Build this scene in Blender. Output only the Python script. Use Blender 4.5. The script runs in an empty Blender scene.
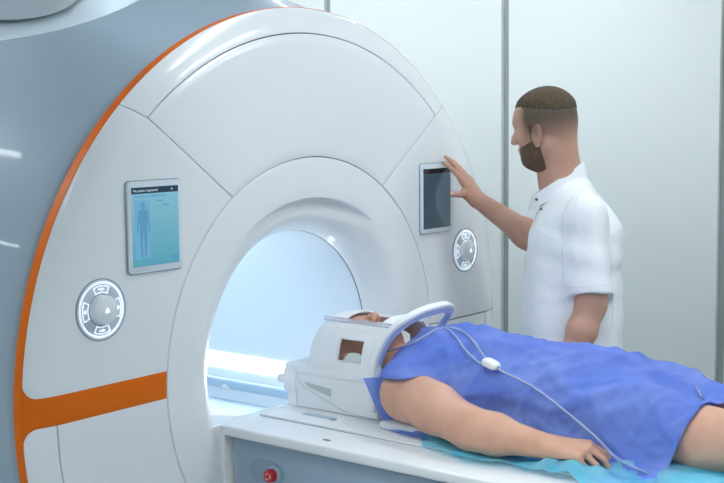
LAMP_E, STRIP_E, EXPO, GOWN_STEPS = 29.0, 15.0, 0.0, 170
import bpy, bmesh, math, random
import numpy as np
from mathutils import Vector, Matrix
PI = math.pi
scene = bpy.context.scene
COL = scene.collection
rnd = random.Random(7)

# ------------------------------------------------------------------ helpers
def link(o, parent=None):
    COL.objects.link(o)
    if parent is not None:
        o.parent = parent
        o.matrix_parent_inverse = parent.matrix_world.inverted() if False else Matrix.Translation(-parent.location)
    return o

def tag(o, label=None, cat=None, group=None, kind=None):
    if label: o['label'] = label
    if cat: o['category'] = cat
    if group: o['group'] = group
    if kind: o['kind'] = kind
    return o

def thing(name, loc, label, cat, group=None):
    o = bpy.data.objects.new(name, None)
    o.location = loc
    o.empty_display_size = 0.1
    link(o)
    return tag(o, label, cat, group)

def mesh_obj(name, verts, faces, mat, parent=None, smooth=True, sharp=None):
    me = bpy.data.meshes.new(name)
    me.from_pydata([tuple(map(float, v)) for v in verts], [], [tuple(map(int, f)) for f in faces])
    me.update()
    if smooth:
        me.polygons.foreach_set('use_smooth', [True] * len(me.polygons))
    me.materials.append(mat)
    o = bpy.data.objects.new(name, me)
    link(o, parent)
    if sharp is not None and smooth:
        set_sharp(me, sharp)
    return o

def set_sharp(me, deg):
    bm = bmesh.new(); bm.from_mesh(me)
    lim = math.radians(deg)
    for e in bm.edges:
        e.smooth = not (len(e.link_faces) == 2 and e.calc_face_angle(0) > lim)
    bm.to_mesh(me); bm.free()

def bm_obj(name, bm, mat, parent=None, smooth=True, sharp=35):
    bmesh.ops.recalc_face_normals(bm, faces=bm.faces)
    me = bpy.data.meshes.new(name)
    bm.to_mesh(me); bm.free()
    if smooth:
        me.polygons.foreach_set('use_smooth', [True] * len(me.polygons))
        set_sharp(me, sharp)
    me.materials.append(mat)
    o = bpy.data.objects.new(name, me)
    return link(o, parent)

def add_box(bm, x0, x1, y0, y1, z0, z1, bevel=0.0, seg=3, M=None):
    vs = [bm.verts.new((x, y, z)) for x in (x0, x1) for y in (y0, y1) for z in (z0, z1)]
    q = [(0,1,3,2),(4,6,7,5),(0,4,5,1),(2,3,7,6),(0,2,6,4),(1,5,7,3)]
    fs = [bm.faces.new([vs[i] for i in f]) for f in q]
    if bevel > 0:
        es = list({e for f in fs for e in f.edges})
        r = bmesh.ops.bevel(bm, geom=es, offset=bevel, segments=seg, affect='EDGES', profile=0.5)
        vs = list({v for f in r['faces'] for v in f.verts} | {v for v in vs if v.is_valid})
    if M is not None:
        bmesh.ops.transform(bm, matrix=M, verts=[v for v in vs if v.is_valid])
    return vs

def box(name, dims, mat, parent=None, bevel=0.004, M=None, seg=3):
    bm = bmesh.new(); add_box(bm, *dims, bevel=bevel, M=M, seg=seg)
    return bm_obj(name, bm, mat, parent)

def add_prism(bm, pts, a0, a1, axis='y', bevel=0.0, seg=2, M=None):
    """pts: 2D outline. axis y: pts are (x,z) ; axis x: pts are (y,z); axis z: (x,y)"""
    def P(p, a):
        return {'y': (p[0], a, p[1]), 'x': (a, p[0], p[1]), 'z': (p[0], p[1], a)}[axis]
    A = [bm.verts.new(P(p, a0)) for p in pts]; B = [bm.verts.new(P(p, a1)) for p in pts]
    n = len(pts); fs = [bm.faces.new(A), bm.faces.new(B[::-1])]
    for i in range(n):
        fs.append(bm.faces.new((A[i], A[(i+1) % n], B[(i+1) % n], B[i])))
    vs = A + B
    if bevel > 0:
        es = list(set(fs[0].edges) | set(fs[1].edges))
        r = bmesh.ops.bevel(bm, geom=es, offset=bevel, segments=seg, affect='EDGES', profile=0.5)
        vs = list({v for f in r['faces'] for v in f.verts} | {v for v in vs if v.is_valid})
    if M is not None:
        bmesh.ops.transform(bm, matrix=M, verts=vs)

def prism(name, pts, a0, a1, mat, parent=None, axis='y', bevel=0.0, seg=2, M=None):
    bm = bmesh.new(); add_prism(bm, pts, a0, a1, axis, bevel, seg, M)
    return bm_obj(name, bm, mat, parent)

def lathe_mesh(prof, center, axis='y', n=96, a0=0.0, a1=2*PI):
    """prof: list of (r, h). axis y: circle in xz-plane, h along y."""
    full = abs((a1 - a0) - 2*PI) < 1e-6
    m = n if full else n + 1
    V = []; F = []
    for (r, h) in prof:
        for i in range(m):
            a = a0 + (a1 - a0) * i / n
            c, s = r*math.cos(a), r*math.sin(a)
            if axis == 'y': V.append((center[0]+c, center[1]+h, center[2]+s))
            elif axis == 'z': V.append((center[0]+c, center[1]+s, center[2]+h))
            else: V.append((center[0]+h, center[1]+c, center[2]+s))
    for j in range(len(prof)-1):
        for i in range(n):
            i2 = (i+1) % m
            F.append((j*m+i, j*m+i2, (j+1)*m+i2, (j+1)*m+i))
    return V, F

def lathe(name, prof, center, mat, parent=None, axis='y', n=96, cap=(False, False), sharp=35, a0=0.0, a1=2*PI, M=None):
    V, F = lathe_mesh(prof, center, axis, n, a0, a1)
    m = n
    if cap[0]: F.append(tuple(range(m)))
    if cap[1]: F.append(tuple(range((len(prof)-1)*m, len(prof)*m)))
    bm = bmesh.new()
    vs = [bm.verts.new(v) for v in V]
    for f in F:
        try: bm.faces.new([vs[i] for i in f])
        except ValueError: pass
    bmesh.ops.remove_doubles(bm, verts=bm.verts, dist=1e-6)
    if M is not None: bm.transform(M)
    return bm_obj(name, bm, mat, parent, sharp=sharp)

def catmull(pts, k=8):
    P = [np.array(p, float) for p in pts]; P = [2*P[0]-P[1]] + P + [2*P[-1]-P[-2]]
    out = []
    for i in range(1, len(P)-2):
        for j in range(k):
            t = j/k
            out.append(0.5*((2*P[i]) + (-P[i-1]+P[i+1])*t + (2*P[i-1]-5*P[i]+4*P[i+1]-P[i+2])*t*t + (-P[i-1]+3*P[i]-3*P[i+1]+P[i+2])*t**3))
    out.append(P[-2])
    return np.array(out)

def add_tube(bm, pts, r, n=10, cap=True):
    pts = np.array(pts, float); m = len(pts)
    rr = r if hasattr(r, '__len__') else [r]*m
    T = np.gradient(pts, axis=0); T /= np.linalg.norm(T, axis=1)[:, None] + 1e-12
    up = np.array([0, 0, 1.0])
    if abs(T[0] @ up) > 0.9: up = np.array([1.0, 0, 0])
    nrm = np.cross(T[0], up); nrm /= np.linalg.norm(nrm)
    rings = []
    for i in range(m):
        nrm = nrm - T[i]*(nrm @ T[i]); nrm /= np.linalg.norm(nrm)
        b = np.cross(T[i], nrm)
        rings.append([bm.verts.new(tuple(pts[i] + rr[i]*(math.cos(a)*nrm + math.sin(a)*b))) for a in [2*PI*k/n for k in range(n)]])
    for i in range(m-1):
        for k in range(n):
            bm.faces.new((rings[i][k], rings[i][(k+1) % n], rings[i+1][(k+1) % n], rings[i+1][k]))
    if cap:
        bm.faces.new(rings[0][::-1]); bm.faces.new(rings[-1])

def tube(name, pts, r, mat, parent=None, n=10):
    bm = bmesh.new(); add_tube(bm, pts, r, n)
    return bm_obj(name, bm, mat, parent, sharp=50)

def grid_faces(nu, nv, off=0, flip=False):
    F = []
    for i in range(nu-1):
        for j in range(nv-1):
            q = (off+i*nv+j, off+(i+1)*nv+j, off+(i+1)*nv+j+1, off+i*nv+j+1)
            F.append(q[::-1] if flip else q)
    return F

# ------------------------------------------------------------------ materials
def mat(name, color, rough=0.5, metal=0.0, spec=0.5, coat=0.0, emit=None, estr=0.0, trans=0.0, alpha=1.0, sss=0.0, sssr=(1, .35, .2), ior=1.45):
    m = bpy.data.materials.new(name); m.use_nodes = True
    b = m.node_tree.nodes['Principled BSDF']
    b.inputs['Base Color'].default_value = (*color, 1)
    b.inputs['Roughness'].default_value = rough
    b.inputs['Metallic'].default_value = metal
    b.inputs['Specular IOR Level'].default_value = spec
    b.inputs['Coat Weight'].default_value = coat
    b.inputs['Coat Roughness'].default_value = 0.04
    b.inputs['Transmission Weight'].default_value = trans
    b.inputs['Alpha'].default_value = alpha
    b.inputs['IOR'].default_value = ior
    if sss:
        b.inputs['Subsurface Weight'].default_value = sss
        b.inputs['Subsurface Radius'].default_value = sssr
        b.inputs['Subsurface Scale'].default_value = 0.01
    if emit is not None:
        b.inputs['Emission Color'].default_value = (*emit, 1)
        b.inputs['Emission Strength'].default_value = estr
    return m

def N(m, t, **kw):
    n = m.node_tree.nodes.new(t)
    for k, v in kw.items():
        if k in n.inputs: n.inputs[k].default_value = v
        else: setattr(n, k, v)
    return n

def L(m, a, b):
    m.node_tree.links.new(a, b)

def bsdf(m): return m.node_tree.nodes['Principled BSDF']

def noise_color(m, c1, c2, scale=8.0, detail=4.0, lo=0.35, hi=0.65, stretch=(1, 1, 1)):
    tc = N(m, 'ShaderNodeTexCoord'); mp = N(m, 'ShaderNodeMapping'); mp.inputs['Scale'].default_value = stretch
    nz = N(m, 'ShaderNodeTexNoise', Scale=scale, Detail=detail)
    cr = N(m, 'ShaderNodeValToRGB')
    cr.color_ramp.elements[0].position = lo; cr.color_ramp.elements[1].position = hi
    cr.color_ramp.elements[0].color = (*c1, 1); cr.color_ramp.elements[1].color = (*c2, 1)
    L(m, tc.outputs['Object'], mp.inputs['Vector']); L(m, mp.outputs['Vector'], nz.inputs['Vector'])
    L(m, nz.outputs['Fac'], cr.inputs['Fac']); L(m, cr.outputs['Color'], bsdf(m).inputs['Base Color'])
    return nz, cr, tc

def bump(m, scale=200.0, strength=0.2, dist=0.001, detail=3.0, stretch=(1, 1, 1)):
    tc = N(m, 'ShaderNodeTexCoord'); mp = N(m, 'ShaderNodeMapping'); mp.inputs['Scale'].default_value = stretch
    nz = N(m, 'ShaderNodeTexNoise', Scale=scale, Detail=detail)
    bp = N(m, 'ShaderNodeBump', Strength=strength, Distance=dist)
    L(m, tc.outputs['Object'], mp.inputs['Vector']); L(m, mp.outputs['Vector'], nz.inputs['Vector'])
    L(m, nz.outputs['Fac'], bp.inputs['Height']); L(m, bp.outputs['Normal'], bsdf(m).inputs['Normal'])

def lin(r, g, b):
    f = lambda c: ((c/255)/12.92 if c/255 <= .04045 else ((c/255+.055)/1.055)**2.4)
    return (f(r), f(g), f(b))

M_WHITE = mat('glossy_white_plastic', (.85, .87, .885), rough=.17, coat=.4)
bump(M_WHITE, 3.0, .04, .01)
M_FUNNEL = mat('satin_white_plastic', (.85, .87, .885), rough=.35, coat=.3)
M_COILWHITE = mat('coil_white_plastic', (.88, .895, .92), rough=.4)
M_LAV = mat('lavender_shade_tint', lin(186, 198, 235), rough=.45)
M_SEAM = mat('dark_gap', (.10, .11, .12), rough=.8)
M_ORANGE = mat('orange_plastic', lin(226, 108, 12), rough=.4, spec=.25)
M_BODY = mat('steel_blue_cover', lin(160, 178, 192), rough=.42, coat=.15)
M_TUBE = mat('bore_liner', (.80, .88, .95), rough=.5)
M_BEZEL = mat('pale_bezel', lin(222, 230, 236), rough=.3, coat=.3)
M_BEZELD = mat('grey_bezel_rim', lin(150, 165, 178), rough=.4)
M_GREYP = mat('blue_grey_panel', lin(158, 177, 196), rough=.45)
M_RED = mat('red_button', (.50, .01, .015), rough=.25, coat=.4)
M_TABLE = mat('white_tabletop', (.88, .90, .92), rough=.32, coat=.2)
M_DARK = mat('dark_plastic', (.02, .022, .025), rough=.5)
M_KNOB = mat('grey_white_knob', lin(232, 237, 240), rough=.4)
M_PLATE = mat('dial_plate', lin(200, 210, 220), rough=.4)
M_GLOW = mat('dial_light', (.8, .85, .9), rough=.4, emit=(.80, .92, 1), estr=.75)
M_ICON = mat('lit_icon', (.9, .95, 1), rough=.4, emit=(.85, .95, 1), estr=.9)
# ------------------------------------------------------------------ room
M_WALL = mat('warm_white_wall_panel', (.74, .78, .76), rough=.5)
M_POST = mat('grey_wall_joint', (.34, .38, .37), rough=.6)
M_FLOOR = mat('pale_vinyl_floor', lin(150, 160, 165), rough=.35)
noise_color(M_FLOOR, lin(140, 150, 156), lin(160, 170, 175), 30, 5)
M_CEIL = mat('white_ceiling', (.80, .82, .83), rough=.8)
WX = 5.16
def struct(o): return tag(o, kind='structure')
struct(box('floor', (-2.2, 5.3, -4.2, 4.2, -.1, 0), M_FLOOR, bevel=0))
struct(box('ceiling', (-2.2, 5.3, -4.2, 4.2, 2.75, 2.85), M_CEIL, bevel=0))
struct(box('wall_back', (-2.2, 5.3, 4.1, 4.2, 0, 2.75), M_WALL, bevel=0))
struct(box('wall_left', (-2.3, -2.2, -4.2, 4.2, 0, 2.75), M_WALL, bevel=0))
struct(box('wall_front', (-2.2, 5.3, -4.3, -4.2, 0, 2.75), M_WALL, bevel=0))
# right wall: recessed grey joints between large white panels
struct(box('wall_right', (WX+.025, WX+.14, -4.2, 4.1, 0, 2.75), M_POST, bevel=0))
joints = [-3.45+.032, -2.36+.03, -1.26, -.142, .9790, 2.12, 3.25]
edges = [-4.2] + joints + [4.1]
wr = bpy.data.objects['wall_right']
for i in range(len(edges)-1):
    y0 = edges[i] + (.021 if i else 0); y1 = edges[i+1] - (.021 if i < len(edges)-2 else 0)
    box('wall_panel', (WX, WX+.03, y0, y1, .0, 2.75), M_WALL, wr, bevel=.002)

# ceiling lights (off frame, the room's own lamps)
M_LAMP = mat('light_diffuser', (1, 1, 1), rough=.6, emit=(.90, .96, 1.0), estr=LAMP_E*1.95)
LP = [(-.6, -2.6), (1.2, -2.6), (3.9, -2.2), (-.6, -.9), (1.2, -.9), (3.0, -1.1), (-.6, 1.2), (.9, 1.2), (4.2, .5), (4.2, 1.9), (4.2, 3.3), (1.2, 2.9)]
POS = {-.6: 'left wall', 1.2: 'middle', .9: 'middle', 3.0: 'patient table', 4.5: 'white wall panels'}
for (x, y) in LP:
    t = thing('ceiling_light', (x, y, 2.75), 'slim white ceiling light strip outside the view', 'ceiling light', 'ceiling light strips')
    box('housing', (x-.08, x+.08, y-.62, y+.62, 2.715, 2.75), M_CEIL, t, bevel=.003)
    box('diffuser', (x-.032, x+.032, y-.60, y+.60, 2.705, 2.7149), M_LAMP, t, bevel=.002)
# ------------------------------------------------------------------ MRI scanner
MX, MZ = 2.558, .953
scanner = thing('mri_scanner', (MX, .7, 0), 'large round white MRI scanner with orange rim and pale blue lit bore', 'medical scanner')
R_IN, R_OUT, R_RIM = .564, .904, .974
def Yf(r):
    r = np.asarray(r, float)
    return np.where(r > .875, .022*(np.clip(r-.875, 0, 1)/.10)**2.0, 0.0)
HALF = .0013   # half gap between the panels

def panel(name, rs, thA, thB, material, nth=60, y_off=0.0, thick=.014, yfun=Yf, parent=scanner, zmin=.03):
    """curved panel between radius list rs and angle functions thA(r) .. thB(r) (deg, around the bore axis)"""
    rs = np.array(rs, float); nr = len(rs)
    t = np.linspace(0, 1, nth)
    R = np.repeat(rs[:, None], nth, 1)
    A = np.array([thA(r) for r in rs])[:, None]; B = np.array([thB(r) for r in rs])[:, None]
    TH = np.radians(A + (B-A)*t[None, :])
    X = MX + R*np.cos(TH); Z = np.maximum(MZ + R*np.sin(TH), zmin); Y = yfun(R) + y_off
    Y = np.broadcast_to(Y, X.shape).copy()
    # tiny rounded lip along the edges
    lip = .0012
    Y[0, :] += lip; Y[-1, :] += lip; Y[:, 0] += lip; Y[:, -1] += lip
    front = np.stack([X, Y, Z], -1).reshape(-1, 3)
    back = front.copy(); back[:, 1] += thick
    V = np.vstack([front, back]); off = len(front)
    F = grid_faces(nr, nth) + grid_faces(nr, nth, off, True)
    loop = [j for j in range(nth)] + [i*nth+nth-1 for i in range(1, nr)] + [(nr-1)*nth+j for j in range(nth-2, -1, -1)] + [i*nth for i in range(nr-2, 0, -1)]
    for k in range(len(loop)):
        a, b = loop[k], loop[(k+1) % len(loop)]
        F.append((a, b, off+b, off+a))
    bm = bmesh.new(); vs = [bm.verts.new(tuple(v)) for v in V]
    for f in F:
        try: bm.faces.new([vs[i] for i in f])
        except ValueError: pass
    bmesh.ops.remove_doubles(bm, verts=bm.verts, dist=1e-5)
    return bm_obj(name, bm, material, parent, sharp=40)

def rl(a, b, n, lipn=True):
    v = list(np.linspace(a, b, n))
    if lipn: v = [v[0], v[0]+.0015] + v[1:-1] + [v[-1]-.0015, v[-1]]
    return v
_sp = np.linspace(0, 1, 60)[:, None]
_sl = np.vstack([np.array([-.280, .440]) + _sp*(np.array([-.599, .675])-np.array([-.280, .440])), np.array([[-.692, .717], [-.80, .765]])])
_sl = np.vstack([_sl[0] - (_sl[5]-_sl[0]), _sl])
_sr, _sa = np.hypot(_sl[:, 0], _sl[:, 1]), np.degrees(np.arctan2(_sl[:, 1], _sl[:, 0]))
def seamL(r): return float(np.interp(r, _sr, _sa))
def seamR(r): return 180 - seamL(r)
def g(r): return math.degrees(HALF/r)
# horizontal edges, z measured in the world
def zang(z, r, left=True):
    a = math.degrees(math.asin(max(-1, min(1, (z-MZ)/r))))
    return 180-a if left else a
ZU, ZL = 1.0065, .9385    # upper and lower edge of the orange stripe
def fil(r, R=.034):
    u = max(0.0, r-(R_RIM-R)); return R-math.sqrt(max(0, R*R-u*u))
# backing drum behind the gaps
lathe('backing_plate', [(.553, .03), (.553, .012), (.86, .012), (.93, .03), (.955, .045)], (MX, 0, MZ), M_SEAM, scanner, n=160, sharp=180)
panel('top_panel', rl(R_IN+HALF, R_OUT-HALF, 14), lambda r: seamR(r)+g(r), lambda r: seamL(r)-g(r), M_WHITE, 90)
panel('crown_panel', rl(R_OUT+HALF, R_RIM, 14), lambda r: seamR(r)+g(r)*.5, lambda r: seamL(r)-g(r)*.5, M_WHITE, 110)
panel('side_panel', rl(R_IN+HALF, R_RIM, 46), lambda r: seamL(r)+g(r), lambda r: zang(ZU+fil(r), r), M_WHITE, 60)
panel('side_panel', rl(R_IN+HALF, R_RIM, 46), lambda r: zang(.966, r, False)+0, lambda r: seamR(r)-g(r), M_WHITE, 60)
panel('orange_stripe', rl(R_IN+HALF, R_RIM, 46), lambda r: zang(ZU+fil(r), r)+.02, lambda r: zang(ZL-fil(r), r)-.02, M_ORANGE, 12)
RV = .896
panel('lower_panel', rl(R_IN+HALF, RV-HALF, 24), lambda r: zang(ZL, r), lambda r: 245.0, M_WHITE, 60)
panel('lower_rim_panel', rl(RV+HALF, R_RIM, 14), lambda r: zang(ZL-fil(r), r), lambda r: 245.0, M_WHITE, 60)
panel('lower_panel', rl(R_IN+HALF, RV-HALF, 24), lambda r: -65.0, lambda r: zang(.962, r, False), M_WHITE, 60)
panel('lower_rim_panel', rl(RV+HALF, R_RIM, 14), lambda r: -65.0, lambda r: zang(.962, r, False), M_WHITE, 60)
panel('foot_panel', rl(R_IN+HALF, R_RIM, 16), lambda r: 245.0+g(r), lambda r: 295.0-g(r), M_WHITE, 60)
# orange rim band
orim = lathe('orange_rim', [(.9735, .0232), (.9755, .0238), (.9762, .028), (.9750, .052), (.955, .056)], (MX, 0, MZ), M_ORANGE, scanner, n=220, a0=math.radians(-68), a1=math.radians(248), sharp=50)
# blue-grey drum body
bprof = [(.955, .06), (.966, .068), (.974, .080), (.985, .11), (1.01, .17), (1.045, .26), (1.07, .36), (1.08, .5), (1.08, 1.25), (1.06, 1.36), (1.0, 1.42), (.36, 1.42)]
V, F = lathe_mesh(bprof, (MX, 0, MZ), 'y', 200)
V = [(v[0], v[1], max(v[2], .005)) for v in V]
bm = bmesh.new(); vs = [bm.verts.new(v) for v in V]
for f in F:
    try: bm.faces.new([vs[i] for i in f])
    except ValueError: pass
bmesh.ops.remove_doubles(bm, verts=bm.verts, dist=1e-5)
bm_obj('drum_cover', bm, M_BODY, scanner, sharp=45)

# bore funnel with the crescent recess over it
nth, prof = 241, None
pr = [(R_IN-HALF, .0012), (R_IN-.003, 0), (.54, 0), (.515, 0), (.49, .0005), (.475, .001), (.46, .0025), (.448, .0045), (.436, .008), (.425, .0125), (.414, .019), (.402, .028), (.391, .038), (.380, .051), (.371, .064), (.363, .078), (.357, .090), (.353, .102)]
pr_r = np.array([p[0] for p in pr])[::-1]; pr_y = np.array([p[1] for p in pr])[::-1]
def ss(x, a, b):
    t = np.clip((x-a)/(b-a), 0, 1); return t*t*(3-2*t)
rr = np.concatenate([[R_IN-HALF, R_IN-.003], np.linspace(.558, .353, 110)])
TH = np.linspace(0, 2*PI, 361)[:-1]
RR, TT = np.meshgrid(rr, TH, indexing='ij')
X = MX + RR*np.cos(TT); Z = MZ + RR*np.sin(TT)
Y = np.interp(RR, pr_r, pr_y)
dc = .489 - np.hypot(X-MX, Z-.914)           # inside distance from the crescent's edge
ang = np.degrees(np.arctan2(X-MX, Z-.914))
w = np.clip(1-(np.abs(ang)/34)**2.2, 0, 1)**1.0
dep = .030*w*ss(dc, -.0005, .006)*(1-ss(dc, .008, .065))
Y = Y + np.where(np.abs(ang) < 60, dep, 0)
V = np.stack([X, Y, Z], -1).reshape(-1, 3); nt = len(TH)
F = [(i*nt+j, i*nt+(j+1) % nt, (i+1)*nt+(j+1) % nt, (i+1)*nt+j) for i in range(len(rr)-1) for j in range(nt)]
off = len(V)
V = np.vstack([V, V[:nt]+np.array([0, .02, 0])])
F += [(j, off+j, off+(j+1) % nt, (j+1) % nt) for j in range(nt)]
mesh_obj('bore_funnel', V, F, M_FUNNEL, scanner, sharp=60)
lathe('bore_gap_ring', [(.3535, .1015), (.357, .103), (.357, .108), (.351, .109)], (MX, 0, MZ), M_SEAM, scanner, n=200)
# bore tube, ledges and floor channel inside it
lathe('bore_tube', [(.3525, .105), (.350, .108), (.350, 1.43), (.36, 1.43)], (MX, 0, MZ), M_TUBE, scanner, n=200, sharp=60)
M_RAIL = mat('bore_rail', (.52, .66, .78), rough=.4)
box('bore_floor', (2.29, 2.826, .03, 1.40, .67, .700), M_RAIL, scanner, bevel=.002)
bm = bmesh.new()
add_prism(bm, [(2.826, .60), (2.826, .752), (2.831, .757), (2.876, .757), (2.876, .60)], .105, 1.42, 'y')
bm_obj('bore_rail', bm, M_RAIL, scanner)
bm = bmesh.new()
add_prism(bm, [(2.10, .0125), (2.33, .0125), (2.32, .030), (2.305, .045), (2.285, .060), (2.268, .090), (2.258, .13), (2.252, 1.40), (2.10, 1.40)], .70, .8275, 'z')
bm_obj('bore_ledge', bm, M_WHITE, scanner)
# round catch on the far rail
lathe('rail_catch', [(.0, -.004), (.005, -.004), (.006, -.002), (.010, -.002), (.011, -.005), (.016, -.005), (.017, -.002), (.021, -.002), (.022, 0)], (2.826, .633, .720), M_COILWHITE, scanner, axis='x', n=32)
# light strips along both sides of the bore
M_STRIP = mat('bore_strip_light', (1, 1, 1), rough=.5, emit=(.84, .93, 1.0), estr=STRIP_E)
def strip(s):
    pts = []
    zz = np.linspace(.786, .832, 5)
    bm = bmesh.new()
    n = 120; ys = np.linspace(.12, 1.40, n*2)
    rows = []
    for k, y in enumerate(ys):
        low = .0045*(0.5+0.5*math.cos(2*PI*y/.022))
        row = []
        for q, z in enumerate(zz):
            z2 = z + (low if q == 0 else 0)
            x = MX + s*(math.sqrt(.350**2-(z2-MZ)**2) - .0022)
            row.append(bm.verts.new((x, y, z2)))
        rows.append(row)
    for a, b in zip(rows[:-1], rows[1:]):
        for q in range(len(zz)-1):
            bm.faces.new((a[q], b[q], b[q+1], a[q+1]))
    ext = bmesh.ops.extrude_face_region(bm, geom=bm.faces[:])
    vv = [e for e in ext['geom'] if isinstance(e, bmesh.types.BMVert)]
    bmesh.ops.translate(bm, verts=vv, vec=(s*.004, 0, 0))
    return bm_obj('light_strip', bm, M_STRIP, scanner)
strip(1); strip(-1)
# rear opening cover so that the bore ends in a pale disc
lathe('rear_bore_ring', [(.36, 1.40), (.36, 1.45), (.42, 1.45), (.42, 1.41)], (MX, 0, MZ), M_WHITE, scanner, n=96)
# docking apron under the bore
bm = bmesh.new()
add_box(bm, 2.186, 2.930, -.002, .04, .0, .828, bevel=.001)
bm_obj('docking_apron', bm, M_WHITE, scanner)

# ---- touch displays
def rrect(cx, cz, w, h, r, k=5):
    out = []
    for (sx, sz, a) in ((1, 1, 0), (-1, 1, 90), (-1, -1, 180), (1, -1, 270)):
        for i in range(k+1):
            t = math.radians(a+90*i/k)
            out.append((cx+sx*(w/2-r)+r*math.cos(t), cz+sz*(h/2-r)+r*math.sin(t)))
    return out
def emis(name, c, s, rough=.15):
    return mat(name, (c[0]*.3, c[1]*.3, c[2]*.3), rough=rough, emit=c, estr=s, coat=.3)
M_SCR_BG = emis('screen_teal', lin(112, 188, 204), .62)
nt_ = M_SCR_BG.node_tree
tc = N(M_SCR_BG, 'ShaderNodeTexCoord'); sp = N(M_SCR_BG, 'ShaderNodeSeparateXYZ'); cr = N(M_SCR_BG, 'ShaderNodeValToRGB')
L(M_SCR_BG, tc.outputs['Generated'], sp.inputs[0]); L(M_SCR_BG, sp.outputs['Z'], cr.inputs['Fac'])
cr.color_ramp.elements[0].color = (*lin(84, 166, 190), 1); cr.color_ramp.elements[1].color = (*lin(150, 205, 226), 1)
L(M_SCR_BG, cr.outputs['Color'], bsdf(M_SCR_BG).inputs['Emission Color'])
M_SCR_L = emis('screen_blue_column', lin(118, 182, 220), .62)
M_SCR_L2 = emis('screen_blue_column_low', lin(92, 166, 196), .62)
M_SCR_HD = emis('screen_header', lin(34, 52, 72), .7)
M_SCR_TX = emis('screen_text', lin(190, 210, 225), .8)
M_SCR_FIG = emis('screen_figure', lin(96, 162, 202), .62)
M_SCR_OFF = mat('dark_glass', lin(52, 72, 84), rough=.12, coat=.6, emit=lin(62, 88, 102), estr=.35)
M_OFF2 = emis('dim_screen_text', lin(90, 112, 124), .4)
def slab(name, cx, cz, w, h, y0, y1, m, p, r=.002):
    return prism(name, rrect(cx, cz, w, h, r, 3), y0, y1, m, p, 'y', 0)
def bars(name, lst, y, m, p):
    for (cx, cz, w, h) in lst:
        bm = bmesh.new(); add_box(bm, cx-w/2, cx+w/2, y, y+.0006, cz-h/2, cz+h/2)
        o = bm_obj(name, bm, m, p, smooth=False)
    return o
for left in (True, False):
    cx = 1.9646 if left else 3.151; cz = 1.369
    W, H = .1775, .2245
    s = 1
    prism('display_rim', rrect(cx, cz, W, H, .012), -.003, .002, M_BEZELD, scanner, 'y', .001)
    fr = prism('display_frame', rrect(cx, cz, W-.005, H-.005, .011), -.0075, .001, M_BEZEL, scanner, 'y', .0022, 3)
    iw, ih = .149, .190
    if left:
        sc = slab('screen', cx, cz+.001, iw, ih, -.0082, -.006, M_SCR_BG, fr, .0015); y = -.0085
        tag(sc, 'lit teal screen with a body outline and dark header')
        top = cz+.001+ih/2; lf = cx-iw/2
        bars('screen_header', [(cx, top-.0085, iw, .015)], y, M_SCR_HD, fr)
        slab('patient_column', lf+.032, cz-.006, .046, .140, y-.0003, y+.0005, M_SCR_L, fr)
        bars('screen_toolbar', [(lf+.060, top-.0225, .10, .006)], y-.0002, M_SCR_L, fr)
        # body outline figure
        bm = bmesh.new(); fx, fz = lf+.034, cz-.002; yy = y-.0010
        add_prism(bm, [(fx+.0068*math.cos(a)*.85, fz+.053+.0085*math.sin(a)) for a in np.linspace(0, 2*PI, 20, endpoint=False)], yy, yy+.0005)
        body = [(0.003, .044), (.013, .041), (.0165, .030), (.019, .005), (.0205, -.012), (.0175, -.012), (.015, .006), (.012, .022), (.0105, .004), (.0115, -.008), (.0105, -.030), (.0075, -.066), (.0085, -.071), (.0035, -.071), (.0035, -.04), (.0008, -.012)]
        out = [(fx+a, fz+b) for a, b in body] + [(fx-a, fz+b) for a, b in body[::-1]]
        add_prism(bm, out, yy, yy+.0005)
        bm_obj('body_outline', bm, M_SCR_FIG, fr, smooth=False)
        bars('screen_menu', [(lf+.090, top-.035, .020, .0022), (lf+.108, top-.046, .018, .0035), (lf+.128, top-.033, .003, .003), (lf+.128, cz-.079, .010, .009)], y-.0003, M_SCR_FIG, fr)
        bars('screen_mark', [(lf+.026, top-.042, .012, .0015), (lf+.028, top-.056, .016, .0015), (lf+.022, top-.074, .010, .0015), (lf+.022, top-.092, .010, .0015)], y-.0014, M_SCR_L2, fr)
        bars('screen_footer', [(lf+iw-.012, cz+.001-ih/2+.012, .013, .013)], y-.0001, M_SCR_L2, fr)
        bars('screen_symbol', [(lf+.128, top-.0085, .004, .004)], y-.0004, M_SCR_TX, fr)
        cu = bpy.data.curves.new('screen_title', 'FONT'); cu.body = 'No patient registered'; cu.size = .0088; cu.extrude = .0002
        tmp = bpy.data.objects.new('tmp', cu); COL.objects.link(tmp); bpy.context.view_layer.update()
        me = bpy.data.meshes.new_from_object(tmp); bpy.data.objects.remove(tmp); me.materials.clear(); me.materials.append(M_SCR_TX)
        tx = bpy.data.objects.new('screen_title', me); COL.objects.link(tx); tx.parent = fr
        tx.matrix_parent_inverse = Matrix.Identity(4)
        tx.matrix_world = Matrix.Translation((lf+.005, y-.0004, top-.0115)) @ Matrix.Rotation(PI/2, 4, 'X')
    else:
        sc = slab('screen', cx, cz-.001, iw, ih, -.0082, -.006, M_SCR_OFF, fr, .0015); y = -.0085
        tag(sc, 'dark switched-down screen')
        top = cz-.001+ih/2
        bars('screen_header', [(cx, top-.0085, iw, .015)], y, emis('dim_header', lin(26, 34, 46), .3), fr)
        bars('screen_mark', [(cx+.045, top-.035-.013*i, .012, .002) for i in range(5)], y-.0002, M_OFF2, fr)

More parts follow.
